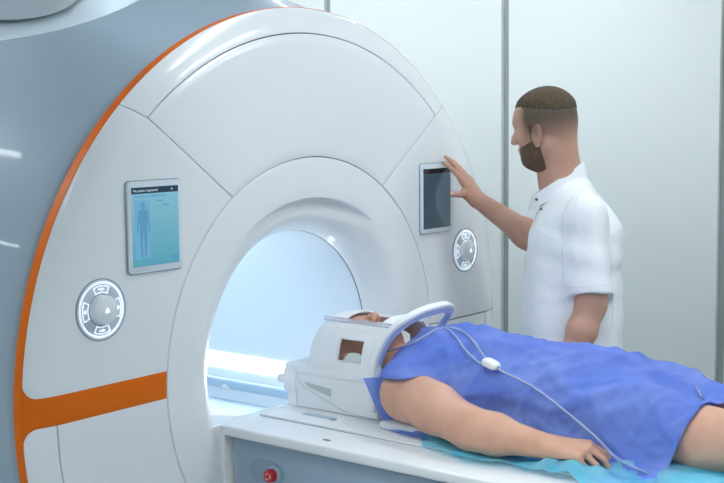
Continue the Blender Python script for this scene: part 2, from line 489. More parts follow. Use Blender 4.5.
# ---- control dials
def arcframe(bm, cx, cz, r0, r1, a0, a1, y, t=.0016, n=14):
    aa = np.radians(np.linspace(a0, a1, n))
    def rib(ra, rb, angs):
        for p, q in zip(angs[:-1], angs[1:]):
            add_prism(bm, [(cx+ra*math.cos(p), cz+ra*math.sin(p)), (cx+rb*math.cos(p), cz+rb*math.sin(p)), (cx+rb*math.cos(q), cz+rb*math.sin(q)), (cx+ra*math.cos(q), cz+ra*math.sin(q))], y, y+.0006)
    rib(r0, r0+t, aa); rib(r1-t, r1, aa)
    d = t/r0*.8
    rib(r0, r1, [aa[0]-d/2, aa[0]+d/2]); rib(r0, r1, [aa[-1]-d/2, aa[-1]+d/2])
for left in (True, False):
    cx = 1.7953 if left else 3.3213; cz = 1.186
    R = .0725
    rim = lathe('dial_rim', [(R+.001, .002), (R+.001, -.002), (R-.0005, -.003), (R-.002, -.002)], (cx, 0, cz), M_BEZELD, scanner, n=64)
    tag(rim, 'round control dial beside the ' + ('lit teal' if left else 'dark') + ' screen')
    lathe('outer_band', [(R-.002, -.002), (R-.0035, -.0030), (R-.0065, -.0030)], (cx, 0, cz), M_BEZEL, rim, n=64)
    lathe('light_ring', [(R-.0065, -.0030), (R-.0075, -.0034), (R-.0105, -.0034), (R-.0115, -.002)], (cx, 0, cz), M_GLOW, rim, n=64)
    lathe('dial_plate', [(R-.0115, -.0021), (R-.02, -.0028), (.0005, -.0028)], (cx, 0, cz), M_PLATE, rim, n=64)
    for a in (90, 180, 270, 0):
        bm = bmesh.new(); arcframe(bm, cx, cz, .040, .057, a-24, a+24, -.0042)
        bt = bm_obj('button_outline', bm, M_ICON, rim, smooth=False)
        bx, bz = cx+.0487*math.cos(math.radians(a)), cz+.0487*math.sin(math.radians(a))
        bm = bmesh.new(); y0, y1 = -.0042, -.0034
        if a == 0:
            add_box(bm, bx-.0045, bx+.0045, y0, y1, bz-.0013, bz+.0013); add_box(bm, bx-.0013, bx+.0013, y0, y1-.0001, bz-.0045, bz+.0045)
        elif a == 180:
            add_prism(bm, [(bx+.0035*math.cos(t), bz+.0045*math.sin(t)) for t in np.linspace(0, 2*PI, 14, endpoint=False)], y0, y1)
        else:
            sg = 1 if a == 90 else -1
            add_prism(bm, [(bx-.009, bz-.0014), (bx-.001, bz-.0014), (bx-.001, bz+.0014), (bx-.009, bz+.0014)], y0, y1)
            add_prism(bm, [(bx-.001, bz-.0035*sg), (bx+.008, bz-.001*sg), (bx+.001, bz+.0035*sg)], y0, y1)
        bm_obj('button_icon', bm, M_ICON, rim, smooth=False)
    lathe('knob_shade_ring', [(.0385, -.0029), (.0375, -.0031), (.0355, -.0031)], (cx, 0, cz), M_BEZELD, rim, n=64)  # flat grey ring paints the shade around the knob's foot
    kn = lathe('knob', [(.0355, -.002), (.0350, -.0165), (.0335, -.0200), (.0305, -.0222), (.0005, -.0235)], (cx, 0, cz), M_KNOB, rim, n=64)
    bm = bmesh.new()
    add_prism(bm, [(cx+.0028*math.cos(t), cz+.0032+.0028*math.sin(t)) for t in np.linspace(0, 2*PI, 14, endpoint=False)], -.0258, -.0246)
    add_prism(bm, [(cx-.006, cz-.005), (cx+.006, cz-.005), (cx+.0045, cz+.0002), (cx-.0045, cz+.0002)], -.0258, -.0246)
    bm_obj('knob_icon', bm, M_ICON, kn, smooth=False)
# ------------------------------------------------------------------ patient table
TZ = .833
TX0, TX1 = 2.178, 2.938
TY1, TY0 = -.004, -2.02
table = thing('patient_table', (MX, -1.0, 0), 'long white patient table with grey-blue side docked at the bore of the scanner', 'medical table')
# base platform with a rounded lip
prof = [(0, 0), (.004, -.0), (.0, .0)]
bm = bmesh.new()
add_box(bm, TX0, TX1, TY0, TY1, TZ-.027, TZ, bevel=.006, seg=4)
bm_obj('platform', bm, M_TABLE, table)
tube('top_seam', [(2.3105, TY1-.01, TZ+.0002), (2.3105, TY0+.02, TZ+.0002)], .0012, M_BEZELD, table, 6)
# movable top with a shallow raised rim
bm = bmesh.new()
add_box(bm, 2.313, 2.803, TY0+.02, TY1-.004, TZ-.004, TZ+.0050, bevel=.001)
bm_obj('sliding_top', bm, M_TABLE, table)
# side housing: trapezoid towards the floor, white end strip and grey panel
bm = bmesh.new()
add_prism(bm, [(-.008, TZ-.026), (-.055, .05), (-1.93, .05), (-1.99, TZ-.026)], TX0+.032, TX1-.032, 'x', .004)
bm_obj('pedestal', bm, M_TABLE, table)
for s, x in ((-1, TX0+.032), (1, TX1-.032)):
    pn = prism('side_panel', [(-.022, TZ-.030), (-.075, .12), (-1.90, .12), (-1.95, TZ-.030)], min(x+s*.001, x+s*.012), max(x+s*.001, x+s*.012), M_GREYP, table, 'x', .003)
# emergency button in its oval recess
M_RECESS = mat('recess_grey', lin(146, 165, 183), rough=.5)
ex, ey, ez = TX0+.032-.0115, -.136, .728
bm = bmesh.new()
oval = [(ey-.004+.040*math.cos(a)+(.018 if math.cos(a) > 0 else -.018), ez+.030*math.sin(a)) for a in np.linspace(0, 2*PI, 40, endpoint=False)]
add_prism(bm, oval, ex-.0035, ex+.001, 'x', .003)
ob = bm_obj('emergency_stop', bm, M_RECESS, table)
tag(ob, 'round red emergency push button in an oval recess')
ey -= .034
lathe('button_collar', [(.022, .0), (.022, -.007), (.019, -.009), (.0155, -.009)], (ex-.003, ey, ez), M_GREYP, ob, axis='x', n=40)
lathe('button_stem', [(.0125, .0), (.0125, -.012)], (ex-.003, ey, ez), mat('yellow_button_stem', lin(190, 150, 40), rough=.5), ob, axis='x', n=32)
lathe('button_head', [(.0130, -.008), (.0165, -.010), (.0172, -.014), (.0172, -.021), (.0155, -.026), (.0005, -.0275)], (ex-.003, ey, ez), M_RED, ob, axis='x', n=40)
M_PINK = mat('pale_arrow_mark', lin(235, 180, 180), rough=.5)
bm = bmesh.new()
for k in range(3):
    a0 = 2*PI*k/3
    aa = np.linspace(a0+.2, a0+1.6, 7)
    for p, q in zip(aa[:-1], aa[1:]):
        add_prism(bm, [(ey+r_*math.cos(t), ez+r_*math.sin(t)) for r_, t in ((.0065, p), (.0095, p), (.0095, q), (.0065, q))], ex-.0313, ex-.0302, 'x')
bm_obj('button_mark', bm, M_PINK, ob, smooth=False)
# small dark catch mark on the platform, slot and clip beside the coil
bm = bmesh.new()
add_prism(bm, [(2.228, -.303), (2.222, -.309), (2.221, -.322), (2.226, -.331), (2.231, -.322), (2.230, -.312)], TZ-.0002, TZ+.0006, 'z')
bm_obj('platform_mark', bm, M_DARK, table, smooth=False)
slot = box('locking_slot', (2.372, 2.392, -.215, -.110, TZ+.0045, TZ+.0075), mat('slot_blue_grey', lin(178, 196, 214), rough=.4), table, bevel=.001)
box('slot_catch', (2.368, 2.380, -.222, -.205, TZ+.0045, TZ+.0085), M_BEZELD, slot, bevel=.001)
prism('end_cover', [(2.372, -.245), (2.345, -.30), (2.333, -.42), (2.335, -.60), (2.42, -.60), (2.42, -.26)], TZ+.0050, TZ+.0066, M_TABLE, table, 'z', .001)
# patient mattress
M_MAT = mat('mattress_cover', lin(226, 234, 240), rough=.6)
mt = box('mattress', (2.365, 2.751, -1.96, -.37, TZ+.0080, TZ+.0285), M_MAT, None, bevel=.009, seg=4)
tag(mt, 'thin white mattress lying under the patient on the table', 'mattress')
# ------------------------------------------------------------------ sculpting engine: smooth unions on a grid, then surface nets
class Sculpt:
    def __init__(self, lo, hi, h):
        self.lo = np.array(lo, float); self.h = h
        self.n = np.ceil((np.array(hi)-self.lo)/h).astype(int)+1
        self.d = np.full(self.n, 1.0, np.float32)
        self.ax = [self.lo[i]+h*np.arange(self.n[i]) for i in range(3)]
    def _win(self, lo, hi, pad):
        s = []
        for i in range(3):
            a = int(max(0, math.floor((lo[i]-pad-self.lo[i])/self.h))); b = int(min(self.n[i], math.ceil((hi[i]+pad-self.lo[i])/self.h)+1))
            s.append(slice(a, max(a, b)))
        G = np.meshgrid(*[self.ax[i][s[i]].astype(np.float32) for i in range(3)], indexing='ij')
        return tuple(s), G
    def _put(self, s, v, k, mode):
        a = self.d[s]
        if mode == 'add':
            if k > 0:
                t = np.clip(k-np.abs(a-v), 0, None)/k; self.d[s] = np.minimum(a, v)-t*t*k*.25
            else: self.d[s] = np.minimum(a, v)
        elif mode == 'sub':
            v = -v
            if k > 0:
                t = np.clip(k-np.abs(a-v), 0, None)/k; self.d[s] = np.maximum(a, v)+t*t*k*.25
            else: self.d[s] = np.maximum(a, v)
    def cap(self, a, b, ra, rb, k=.01, mode='add', sq=None):
        """tapered capsule; sq = (axis vector, factor) squashes it along one direction"""
        a = np.array(a, float); b = np.array(b, float); rm = max(ra, rb)
        if sq is not None and sq[1] > 1: rm *= sq[1]
        s, G = self._win(np.minimum(a, b)-rm, np.maximum(a, b)+rm, k+2*self.h+.01)
        ab = b-a; L2 = float(ab @ ab)+1e-12
        P = [G[i]-a[i] for i in range(3)]
        t = np.clip((P[0]*ab[0]+P[1]*ab[1]+P[2]*ab[2])/L2, 0, 1)
        D = [P[i]-t*ab[i] for i in range(3)]
        if sq is not None:
            u = np.array(sq[0], float); u /= np.linalg.norm(u)
            q = D[0]*u[0]+D[1]*u[1]+D[2]*u[2]; m = 1/sq[1]-1
            D = [D[i]+q*m*u[i] for i in range(3)]
        v = np.sqrt(D[0]**2+D[1]**2+D[2]**2)-(ra+(rb-ra)*t)
        self._put(s, v, k, mode)
    def chain(self, pts, rs, k=.01, **kw):
        for i in range(len(pts)-1): self.cap(pts[i], pts[i+1], rs[i], rs[i+1], k, **kw)
    def ell(self, c, r, k=.01, mode='add', R=None, p=2.0):
        """ellipsoid; R = 3x3 rows = its axes"""
        c = np.array(c, float); r = np.array(r, float); rm = r.max()
        R = np.eye(3) if R is None else np.array(R, float)
        ext = np.sqrt(((R*r[:, None])**2).sum(0)) if p == 2.0 else np.abs(R*r[:, None]).sum(0)
        s, G = self._win(c-ext, c+ext, k+2*self.h+.01)
        P = [G[i]-c[i] for i in range(3)]
        Q = [(P[0]*R[j][0]+P[1]*R[j][1]+P[2]*R[j][2])/r[j] for j in range(3)]
        if p == 2.0:
            k0 = np.sqrt(Q[0]**2+Q[1]**2+Q[2]**2)+1e-9
            k1 = np.sqrt((Q[0]/r[0])**2+(Q[1]/r[1])**2+(Q[2]/r[2])**2)+1e-9
            v = k0*(k0-1)/k1
        else:
            k0 = (np.abs(Q[0])**p+np.abs(Q[1])**p+np.abs(Q[2])**p)**(1/p)
            v = (k0-1)*r.min()
        self._put(s, v.astype(np.float32), k, mode)
    def cut_plane(self, pt, nrm, k=0.0):
        """keep the side opposite to nrm"""
        n = np.array(nrm, float); n /= np.linalg.norm(n)
        G = np.meshgrid(*[a.astype(np.float32) for a in self.ax], indexing='ij')
        v = sum((G[i]-pt[i])*n[i] for i in range(3))
        self.d = np.maximum(self.d, v) if k <= 0 else np.maximum(self.d, v)+(np.clip(k-np.abs(self.d-v), 0, None)/k)**2*k*.25
    def sample(self, P):
        P = np.asarray(P, float); q = (P-self.lo)/self.h
        q = np.clip(q, 0, self.n-1.001); i = q.astype(int); f = q-i
        d = self.d; out = 0
        for dx in (0, 1):
            for dy in (0, 1):
                for dz in (0, 1):
                    w = (f[:, 0] if dx else 1-f[:, 0])*(f[:, 1] if dy else 1-f[:, 1])*(f[:, 2] if dz else 1-f[:, 2])
                    out = out+w*d[i[:, 0]+dx, i[:, 1]+dy, i[:, 2]+dz]
        return out
    def grad(self, P, e=None):
        e = e or self.h
        g = np.stack([self.sample(P+np.eye(3)[i]*e)-self.sample(P-np.eye(3)[i]*e) for i in range(3)], 1)
        return g/(np.linalg.norm(g, axis=1)[:, None]+1e-9)
    def mesh(self, relax=2):
        d = self.d; ins = d < 0
        nx, ny, nz = d.shape
        cells = np.zeros((nx-1, ny-1, nz-1), np.int8)
        for dx in (0, 1):
            for dy in (0, 1):
                for dz in (0, 1):
                    cells += ins[dx:nx-1+dx, dy:ny-1+dy, dz:nz-1+dz]
        act = (cells > 0) & (cells < 8)
        ii = np.argwhere(act); idx = np.full(act.shape, -1, np.int64); idx[act] = np.arange(len(ii))
        corners = {(a, b, c): d[ii[:, 0]+a, ii[:, 1]+b, ii[:, 2]+c] for a in (0, 1) for b in (0, 1) for c in (0, 1)}
        acc = np.zeros((len(ii), 3)); cnt = np.zeros(len(ii))
        for a in corners:
            for ax in range(3):
                if a[ax] == 0:
                    b = list(a); b[ax] = 1; b = tuple(b)
                    va, vb = corners[a], corners[b]
                    m = (va < 0) != (vb < 0)
                    t = np.where(m, va/(va-vb+1e-20), 0)
                    p = np.tile(np.array(a, float), (len(ii), 1)); p[:, ax] = t
                    acc += p*m[:, None]; cnt += m
        V = (ii+acc/cnt[:, None])*self.h+self.lo
        F = []
        for ax in range(3):
            o1, o2 = [(1, 2), (2, 0), (0, 1)][ax]
            sl = [slice(0, None)]*3; a = ins
            s0 = [slice(None)]*3; s1 = [slice(None)]*3; s0[ax] = slice(0, -1); s1[ax] = slice(1, None)
            ch = a[tuple(s0)] != a[tuple(s1)]
            e = np.argwhere(ch)
            e = e[(e[:, o1] > 0) & (e[:, o2] > 0) & (e[:, o1] < d.shape[o1]-1) & (e[:, o2] < d.shape[o2]-1)]
            u1 = np.zeros(3, int); u1[o1] = 1; u2 = np.zeros(3, int); u2[o2] = 1
            q = [e-u1-u2, e-u2, e, e-u1]
            q = np.stack([idx[w[:, 0], w[:, 1], w[:, 2]] for w in q], 1)
            flip = ~a[e[:, 0], e[:, 1], e[:, 2]]
            q[flip] = q[flip][:, ::-1]
            F.append(q)
        F = np.vstack(F); F = F[(F >= 0).all(1)]
        # light Laplacian relaxing keeps it free of stair steps
        E_ = np.vstack([F[:, [0, 1]], F[:, [1, 2]], F[:, [2, 3]], F[:, [3, 0]]])
        for _ in range(relax):
            S = np.zeros_like(V); c = np.zeros(len(V))
            for k in range(3):
                S[:, k] = np.bincount(E_[:, 0], V[E_[:, 1], k], len(V))+np.bincount(E_[:, 1], V[E_[:, 0], k], len(V))
            c = np.bincount(E_[:, 0], minlength=len(V))+np.bincount(E_[:, 1], minlength=len(V))
            V = V*.5+.5*S/np.maximum(c, 1)[:, None]
        return V, F

def fast_mesh(name, V, F, material, parent=None):
    me = bpy.data.meshes.new(name)
    V = np.asarray(V, np.float32); F = np.asarray(F, np.int32); k = F.shape[1]
    me.vertices.add(len(V)); me.vertices.foreach_set('co', V.ravel())
    me.loops.add(F.size); me.loops.foreach_set('vertex_index', F.ravel())
    me.polygons.add(len(F)); me.polygons.foreach_set('loop_start', np.arange(0, F.size, k, dtype=np.int32))
    me.polygons.foreach_set('loop_total', np.full(len(F), k, np.int32))
    me.polygons.foreach_set('use_smooth', np.ones(len(F), bool))
    me.update(calc_edges=True); me.validate()
    me.materials.append(material)
    o = bpy.data.objects.new(name, me)
    return link(o, parent)

def keep_comp(V, F):
    """drop loose crumbs: keep vertices used by faces"""
    used = np.unique(F); m = np.full(len(V), -1); m[used] = np.arange(len(used))
    return V[used], m[F]

def unit(v): v = np.array(v, float); return v/np.linalg.norm(v)

class Frame:
    """a local frame: right-handed x (forward), y (left), z (up)"""
    def __init__(self, o, fwd, up):
        self.o = np.array(o, float); self.x = unit(fwd); up = unit(up)
        self.y = unit(np.cross(up, self.x)); self.z = np.cross(self.x, self.y)
        self.R = np.stack([self.x, self.y, self.z])
    def __call__(self, x, y, z): return self.o+self.x*x+self.y*y+self.z*z

def skin_mat(name, base, dark=None, sss=.12):
    dark = dark or tuple(c*.8 for c in base)
    m = mat(name, base, rough=.5, sss=sss)
    noise_color(m, dark, base, 14, 3, .3, .7)
    bump(m, 500, .15, .0008)
    return m
# ------------------------------------------------------------------ surveying: a point of the place seen in a given direction at a given distance
_a, _p, _r = math.radians(38.4155), math.radians(5.7839), math.radians(.5834)
_f = np.array([math.cos(_a)*math.cos(_p), math.sin(_a)*math.cos(_p), -math.sin(_p)])
_r0 = np.array([math.sin(_a), -math.cos(_a), 0]); _u0 = np.cross(_r0, _f)
_rt = _r0*math.cos(_r)-_u0*math.sin(_r); _up = _r0*math.sin(_r)+_u0*math.cos(_r)
CAM = np.array([0, -2.2, 1.62])
def _ray(x, y): return _f+_rt*(x-362)/1206.7+_up*(241.5-y)/1206.7
def at(x, y, d): return CAM+_ray(x, y)*d
def atp(x, y, ax, val):
    r = _ray(x, y); return CAM+r*(val-CAM[ax])/r[ax]

def make_hand(s, wr, f, p, side, curls, thumb, sc=1.0, spread=1.0, k=.006, fat=1.0):
    """hand into sculpt s. f = finger direction, p = palm normal, side +1 right / -1 left hand.
    curls: four lists of three bend angles (deg); thumb: (out angle, toward-palm angle, bend)"""
    f = unit(f); p = np.array(p, float); p = unit(p-f*(p @ f)); t = side*np.cross(f, p)
    W = lambda x, y, z: np.array(wr)+sc*(f*x+t*y-p*z)     # z = towards the back of the hand
    kn = [(.089, .027, .003), (.093, .009, .006), (.088, -.009, .005), (.080, -.026, .001)]
    ln = [(.040, .024, .020), (.044, .028, .021), (.041, .026, .021), (.032, .019, .018)]
    r0 = [.0092, .0093, .0088, .0078]
    fan = [5, 1, -4, -10]
    for i in range(4):
        s.cap(W(.0, kn[i][1]*.62, 0), W(*kn[i]), .0155*sc, .0112*sc*fat, .012)
    s.cap(W(.02, .012, -.004), W(.075, .0, -.002), .018*sc, .014*sc, .012)
    s.cap(W(.008, .016, -.006), W(.052, .040, -.012), .018*sc, .0125*sc, .012)
    for i in range(4):
        a = math.radians(fan[i]*spread)
        d0 = f*math.cos(a)+t*math.sin(a)
        P = W(*kn[i]); ang = 0; r = r0[i]*sc*fat
        for j in range(3):
            ang += math.radians(curls[i][j])
            d = d0*math.cos(ang)+p*math.sin(ang)
            Q = P+d*ln[i][j]*sc
            s.cap(P, Q, r*(1.02 if j == 0 else .96), r*(.90 if j < 2 else .78), .0022 if j else .005)
            P = Q; r *= .93
    a, b, c = [math.radians(v) for v in thumb]
    P = W(.045, .036, -.010); d = unit(f*math.cos(a)+t*math.sin(a)+p*math.sin(b))
    Q = P+d*.039*sc; s.cap(P, Q, .0125*sc, .0100*sc, .006)
    d2 = unit(d*math.cos(c)+f*math.sin(c)); s.cap(Q, Q+d2*.031*sc, .0102*sc, .0082*sc, .002)
    return W

M_SKIN = skin_mat('man_skin', lin(202, 160, 140), lin(192, 146, 126))
M_SHIRT = mat('white_tunic_cloth', (.82, .84, .87), rough=.8, sss=.0)
bump(M_SHIRT, 26, .35, .012, 3, (1, 1, .45))
M_HAIR = mat('short_brown_hair', lin(74, 60, 44), rough=.85)
noise_color(M_HAIR, lin(60, 50, 38), lin(98, 82, 62), 220, 4, .3, .7, (1, 1, .4)); bump(M_HAIR, 600, .9, .002, 3, (1, 1, .4))
M_BEARD = mat('brown_beard', lin(84, 62, 46), rough=.9)
noise_color(M_BEARD, lin(74, 57, 45), lin(122, 97, 80), 420, 4, .3, .7, (1, 1, .5)); bump(M_BEARD, 600, .9, .002, 3)
M_TROUSER = mat('white_trousers', (.72, .75, .79), rough=.85)
M_SHOE = mat('white_clog', (.7, .72, .74), rough=.5)
M_EYE = mat('eye_white', (.75, .75, .74), rough=.15)
M_LIP = mat('lips', lin(176, 110, 100), rough=.5)

# standing figure: torso frame faces the screen's side, head turned to the screen
vF = unit([-.486, .874, 0]); vL = np.array([-.874, -.486, 0]); vU = np.array([0, 0, 1.0])
base = at(572, 260, 3.66)
man = thing('person', (base[0], base[1], 0), 'standing bearded man in white short-sleeved tunic reaching to the dark screen', 'person')
shL = at(586, 215, 3.50); elL = at(591, 305, 3.46); wrL = at(567, 372, 3.44)
shR = at(571, 205, 3.82); elR = at(551, 251, 3.95); wrR = np.array([3.236, -.113, 1.357])
neck = at(560, 184, 3.655)
hips = at(572, 400, 3.68)

# --- head (fine grid)
ho = at(546.5, 127, 3.63)
hv = unit(at(547, 121, 4)-at(547, 121, 3)); hl = unit(np.cross([0, 0, 1], hv))     # away from / left as seen from the table's head end
hv[2] = 0; hv = unit(hv)
th = math.radians(21)
H = Frame(ho, hl*math.cos(th)+hv*math.sin(th)+np.array([0, 0, -.14]), np.array([0, 0, 1.0]))
s = Sculpt(ho-np.array([.16, .16, .25]), ho+np.array([.16, .16, .16]), .0024)
Rh = H.R
s.ell(H(-.008, 0, .028), (.090, .076, .087), 0, R=Rh)
s.ell(H(.022, 0, .022), (.080, .066, .074), .03, R=Rh)
s.ell(H(.030, 0, -.045), (.060, .057, .068), .025, R=Rh)
for y in (-1, 1):
    s.cap(H(-.012, y*.052, -.052), H(.055, y*.024, -.094), .017, .017, .02)
    s.cap(H(.045, y*.046, -.018), H(.062, y*.036, -.024), .014, .014, .02)      # cheekbone
s.ell(H(.070, 0, -.096), (.020, .026, .019), .015, R=Rh)
s.cap(H(.080, -.028, .020), H(.080, .028, .020), .012, .012, .012)                   # brow
for y in (-1, 1): s.ell(H(.096, y*.032, .002), (.013, .017, .010), .010, 'sub', R=Rh)
s.chain([H(.090, 0, .008), H(.104, 0, -.018), H(.110, 0, -.030)], [.008, .0095, .0105], .008)
for y in (-1, 1): s.ell(H(.100, y*.011, -.033), (.010, .008, .008), .005, R=Rh)
s.cap(H(.086, -.014, -.058), H(.086, .014, -.058), .0085, .0085, .006)
s.cap(H(.085, -.012, -.068), H(.085, .012, -.068), .0085, .0085, .004)
s.cap(H(-.016, 0, -.050), neck+vF*.006, .054, .056, .03)
s.cap(H(-.036, 0, -.015), neck-vF*.018, .048, .049, .03)
s.cap(neck+[0, 0, .02], neck-vF*.02-[0, 0, .08], .056, .050, .03)
bare = s.d.copy()
for y in (-1, 1):
    tilt = unit(H.z-H.x*.18); ex = unit(np.cross(H.y, tilt)); Re = np.stack([ex, H.y, tilt])
    ec = H(.003, y*.073, -.022)
    s.ell(ec+H.y*y*.006, (.018, .008, .030), .004, R=Re)
    s.ell(ec+H.y*y*.016+H.x*.003, (.010, .009, .019), .003, 'sub', R=Re)
    s.ell(ec+H.x*.012+H.y*y*.004-H.z*.004, (.005, .006, .007), .004, R=Re)
    s.ell(ec-H.z*.028+H.y*y*.003+H.x*.003, (.008, .006, .009), .004, R=Re)
V1, F1 = s.mesh()
# hair, beard as shells over the bare head
G = np.meshgrid(*[a.astype(np.float32) for a in s.ax], indexing='ij')
Lc = [sum((G[i]-ho[i])*Rh[j][i] for i in range(3)) for j in range(3)]      # local x y z
def region_mesh(name, off, reg, m, parent):
    keep = s.d
    s.d = np.maximum(bare-off, reg); s.d = np.maximum(s.d, -(bare+.006)).astype(np.float32)
    V, F = s.mesh(2); s.d = keep
    return fast_mesh(name, *keep_comp(V, F), m, parent)
x_, y_, z_ = Lc
line = .056-.012*np.clip((-x_-.00)/.06, -1, 1)+.0035*np.sin(260*x_)*np.sin(230*y_+110*z_)
front = .094-.35*(z_-.07)
hair_reg = np.maximum(line-z_, x_-front)
hd = region_mesh('hair', .0012+.0058*np.clip((z_-line)/.022, 0, 1), hair_reg, M_HAIR, man)
# sideburn and beard
jaw = np.minimum.reduce([
    np.maximum(np.abs(x_-.024)-.012, np.abs(z_+.030)-.042),
    np.sqrt((x_-.030)**2+((z_+.080)*1.0)**2)-.052])
cheek = (z_+.036)+(x_-.02)*.33          # keep what lies under this slanting line
beard = np.maximum(jaw, np.where(x_ > .028, cheek, -1))
lip = np.sqrt(((x_-.09)/1.0)**2+(z_+.063)**2+(y_*.55)**2)-.011
beard = np.maximum(beard, -lip)
beard = np.maximum(beard, (.002-x_)*1.0)
region_mesh('beard', .0060, beard, M_BEARD, man)
# eyes, brows, mouth
for y in (-1, 1):
    V, F = lathe_mesh([(.0118*math.sin(a), -.0118*math.cos(a)) for a in np.linspace(.02, PI-.02, 14)], H(.0755, y*.031, .001), 'z', 20)
    mesh_obj('eye', V, F, M_EYE, man)
    tube('eyebrow', [H(.0905, y*.014, .019), H(.0915, y*.03, .024), H(.079, y*.047, .020)], [.0022, .0035, .0016], M_HAIR, man, 8)
# skin material: shaved fade at the back and sides of the head is short stubble of its own colour
nt = M_SKIN.node_tree
geo = N(M_SKIN, 'ShaderNodeNewGeometry')
def dotn(vec, off):
    a = N(M_SKIN, 'ShaderNodeVectorMath', operation='SUBTRACT'); a.inputs[1].default_value = tuple(ho)
    L(M_SKIN, geo.outputs['Position'], a.inputs[0])
    b = N(M_SKIN, 'ShaderNodeVectorMath', operation='DOT_PRODUCT'); b.inputs[1].default_value = tuple(vec)
    L(M_SKIN, a.outputs[0], b.inputs[0]); return b.outputs['Value']
lx, lz = dotn(H.x, 0), dotn(H.z, 0)
def mr(src, a, b, c=0, d=1):
    m_ = N(M_SKIN, 'ShaderNodeMapRange'); m_.interpolation_type = 'SMOOTHSTEP'
    for n_, v in zip(('From Min', 'From Max', 'To Min', 'To Max'), (a, b, c, d)): m_.inputs[n_].default_value = v
    L(M_SKIN, src, m_.inputs['Value']); return m_.outputs['Result']
def mul(a, b):
    m_ = N(M_SKIN, 'ShaderNodeMath', operation='MULTIPLY'); L(M_SKIN, a, m_.inputs[0]); L(M_SKIN, b, m_.inputs[1]); return m_.outputs[0]
mask = mul(mr(lz, -.080, .040), mr(lx, .066, .030))
mix = N(M_SKIN, 'ShaderNodeMix'); mix.data_type = 'RGBA'
cr_out = [n for n in nt.nodes if n.type == 'VALTORGB'][0].outputs['Color']
L(M_SKIN, cr_out, mix.inputs[6]); mix.inputs[7].default_value = (*lin(82, 69, 57), 1)
L(M_SKIN, mask, mix.inputs[0]); L(M_SKIN, mix.outputs[2], bsdf(M_SKIN).inputs['Base Color'])

# --- right arm and hand on the screen (fine grid)
pts = np.array([wrR, elR, shR, [3.16, 0, 1.52]])
s = Sculpt(np.minimum(pts.min(0), wrR-.16)-.03, pts.max(0)+.09, .003)
s.chain([shR, elR], [.052, .044], .02)
mid = wrR*.35+elR*.65
s.chain([elR, mid, wrR], [.044, .044, .0275], .03)
fd_ = unit(np.array([3.190, -.012, 1.520])-wrR)
vr = unit(np.array([.556, -.831, 0])); vv = unit(np.array([.831, .556, 0]))
pn = -.80*vr+.50*vv+np.array([0, 0, -.50])
make_hand(s, wrR, fd_, pn, +1, [(4, 12, 8), (2, 10, 7), (4, 10, 7), (7, 12, 8)], (74, 2, 2), .97, .35)
V2, F2 = s.mesh()
# --- left arm
s = Sculpt(np.minimum(np.minimum(elL, wrL), shL)-.12-np.array([0, 0, .10]), np.maximum(np.maximum(elL, wrL), shL)+.12, .0035)
s.chain([shL, elL-(elL-shL)*.15, elL], [.056, .045, .043], .02)
s.chain([elL, elL*.62+wrL*.38, wrL], [.042, .042, .028], .02)
fdL = unit(wrL-elL)*.7+np.array([0, 0, -.5])
make_hand(s, wrL, fdL, -vL, -1, [(15, 22, 15)]*4, (35, 25, 15), 1.0)
V3, F3 = s.mesh()
# --- trunk and legs (coarse grid, under the clothes)
s = Sculpt([base[0]-.36, base[1]-.36, -.0], [base[0]+.36, base[1]+.36, 1.5], .008)
Rt = np.stack([vF, vL, vU])
chest = at(573, 245, 3.66)
s.ell(chest, (.105, .155, .20), 0, R=Rt); s.ell(hips, (.10, .15, .14), .08, R=Rt)
s.cap(chest, hips, .11, .11, .06); s.cap(neck, chest, .055, .09, .04)
s.cap(shL-[0, 0, .02], shR-[0, 0, .02], .040, .040, .03)
for y in (-1, 1):
    hp = hips+vL*.09*y; ft = np.array([hp[0], hp[1], 0])+vF*.0
    kn_ = np.array([hp[0]+vF[0]*.02, hp[1]+vF[1]*.02, .48]); an = np.array([ft[0]-vF[0]*.02, ft[1]-vF[1]*.02, .09])
    s.chain([hp-[0, 0, .02], kn_, an], [.085, .055, .038], .03)
    s.cap(an-[0, 0, .035], an+vF*.14-[0, 0, .055], .036, .030, .02)
V4, F4 = s.mesh()
Vs, Fs, o_ = [], [], 0
for V, F in ((V1, F1), (V2, F2), (V3, F3), (V4, F4)):
    Vs.append(V); Fs.append(F+o_); o_ += len(V)
fast_mesh('body', np.vstack(Vs), np.vstack(Fs), M_SKIN, man)

# --- tunic
def top_pt(x, y, d): return at(x, y, d)
s = Sculpt([base[0]-.40, base[1]-.40, .72], [base[0]+.40, base[1]+.45, 1.56], .0045)
# cross-sections (centre px, py, half depth, half width)
secs = [(570, 217, .095, .155), (573, 240, .130, .190), (573, 270, .139, .192), (572, 300, .147, .196), (571, 330, .154, .20), (571, 372, .160, .205), (571, 410, .165, .21), (571, 450, .168, .212)]
for i, (px, py, hd_, hw) in enumerate(secs):
    c = at(px, py, 3.66)
    s.ell(c, (hd_, hw, .085), .05 if i else 0, R=Rt, p=2.0)
for (a, b) in zip(secs[:-1], secs[1:]):
    ca, cb = at(a[0], a[1], 3.66), at(b[0], b[1], 3.66)
    n_ = 4
    for q in range(1, n_):
        t = q/n_; s.ell(ca*(1-t)+cb*t, (a[2]*(1-t)+b[2]*t, a[3]*(1-t)+b[3]*t, .07), .02, R=Rt)
s.cap(shL+[0, 0, -.01], neck+vL*.03-vF*.03-[0, 0, .025], .062, .046, .04)
s.cap(shR+[0, 0, -.01], neck-vL*.03-vF*.03-[0, 0, .025], .060, .046, .04)
s.cap(neck-vF*.045-[0, 0, .020], at(590, 235, 3.66), .045, .095, .05)
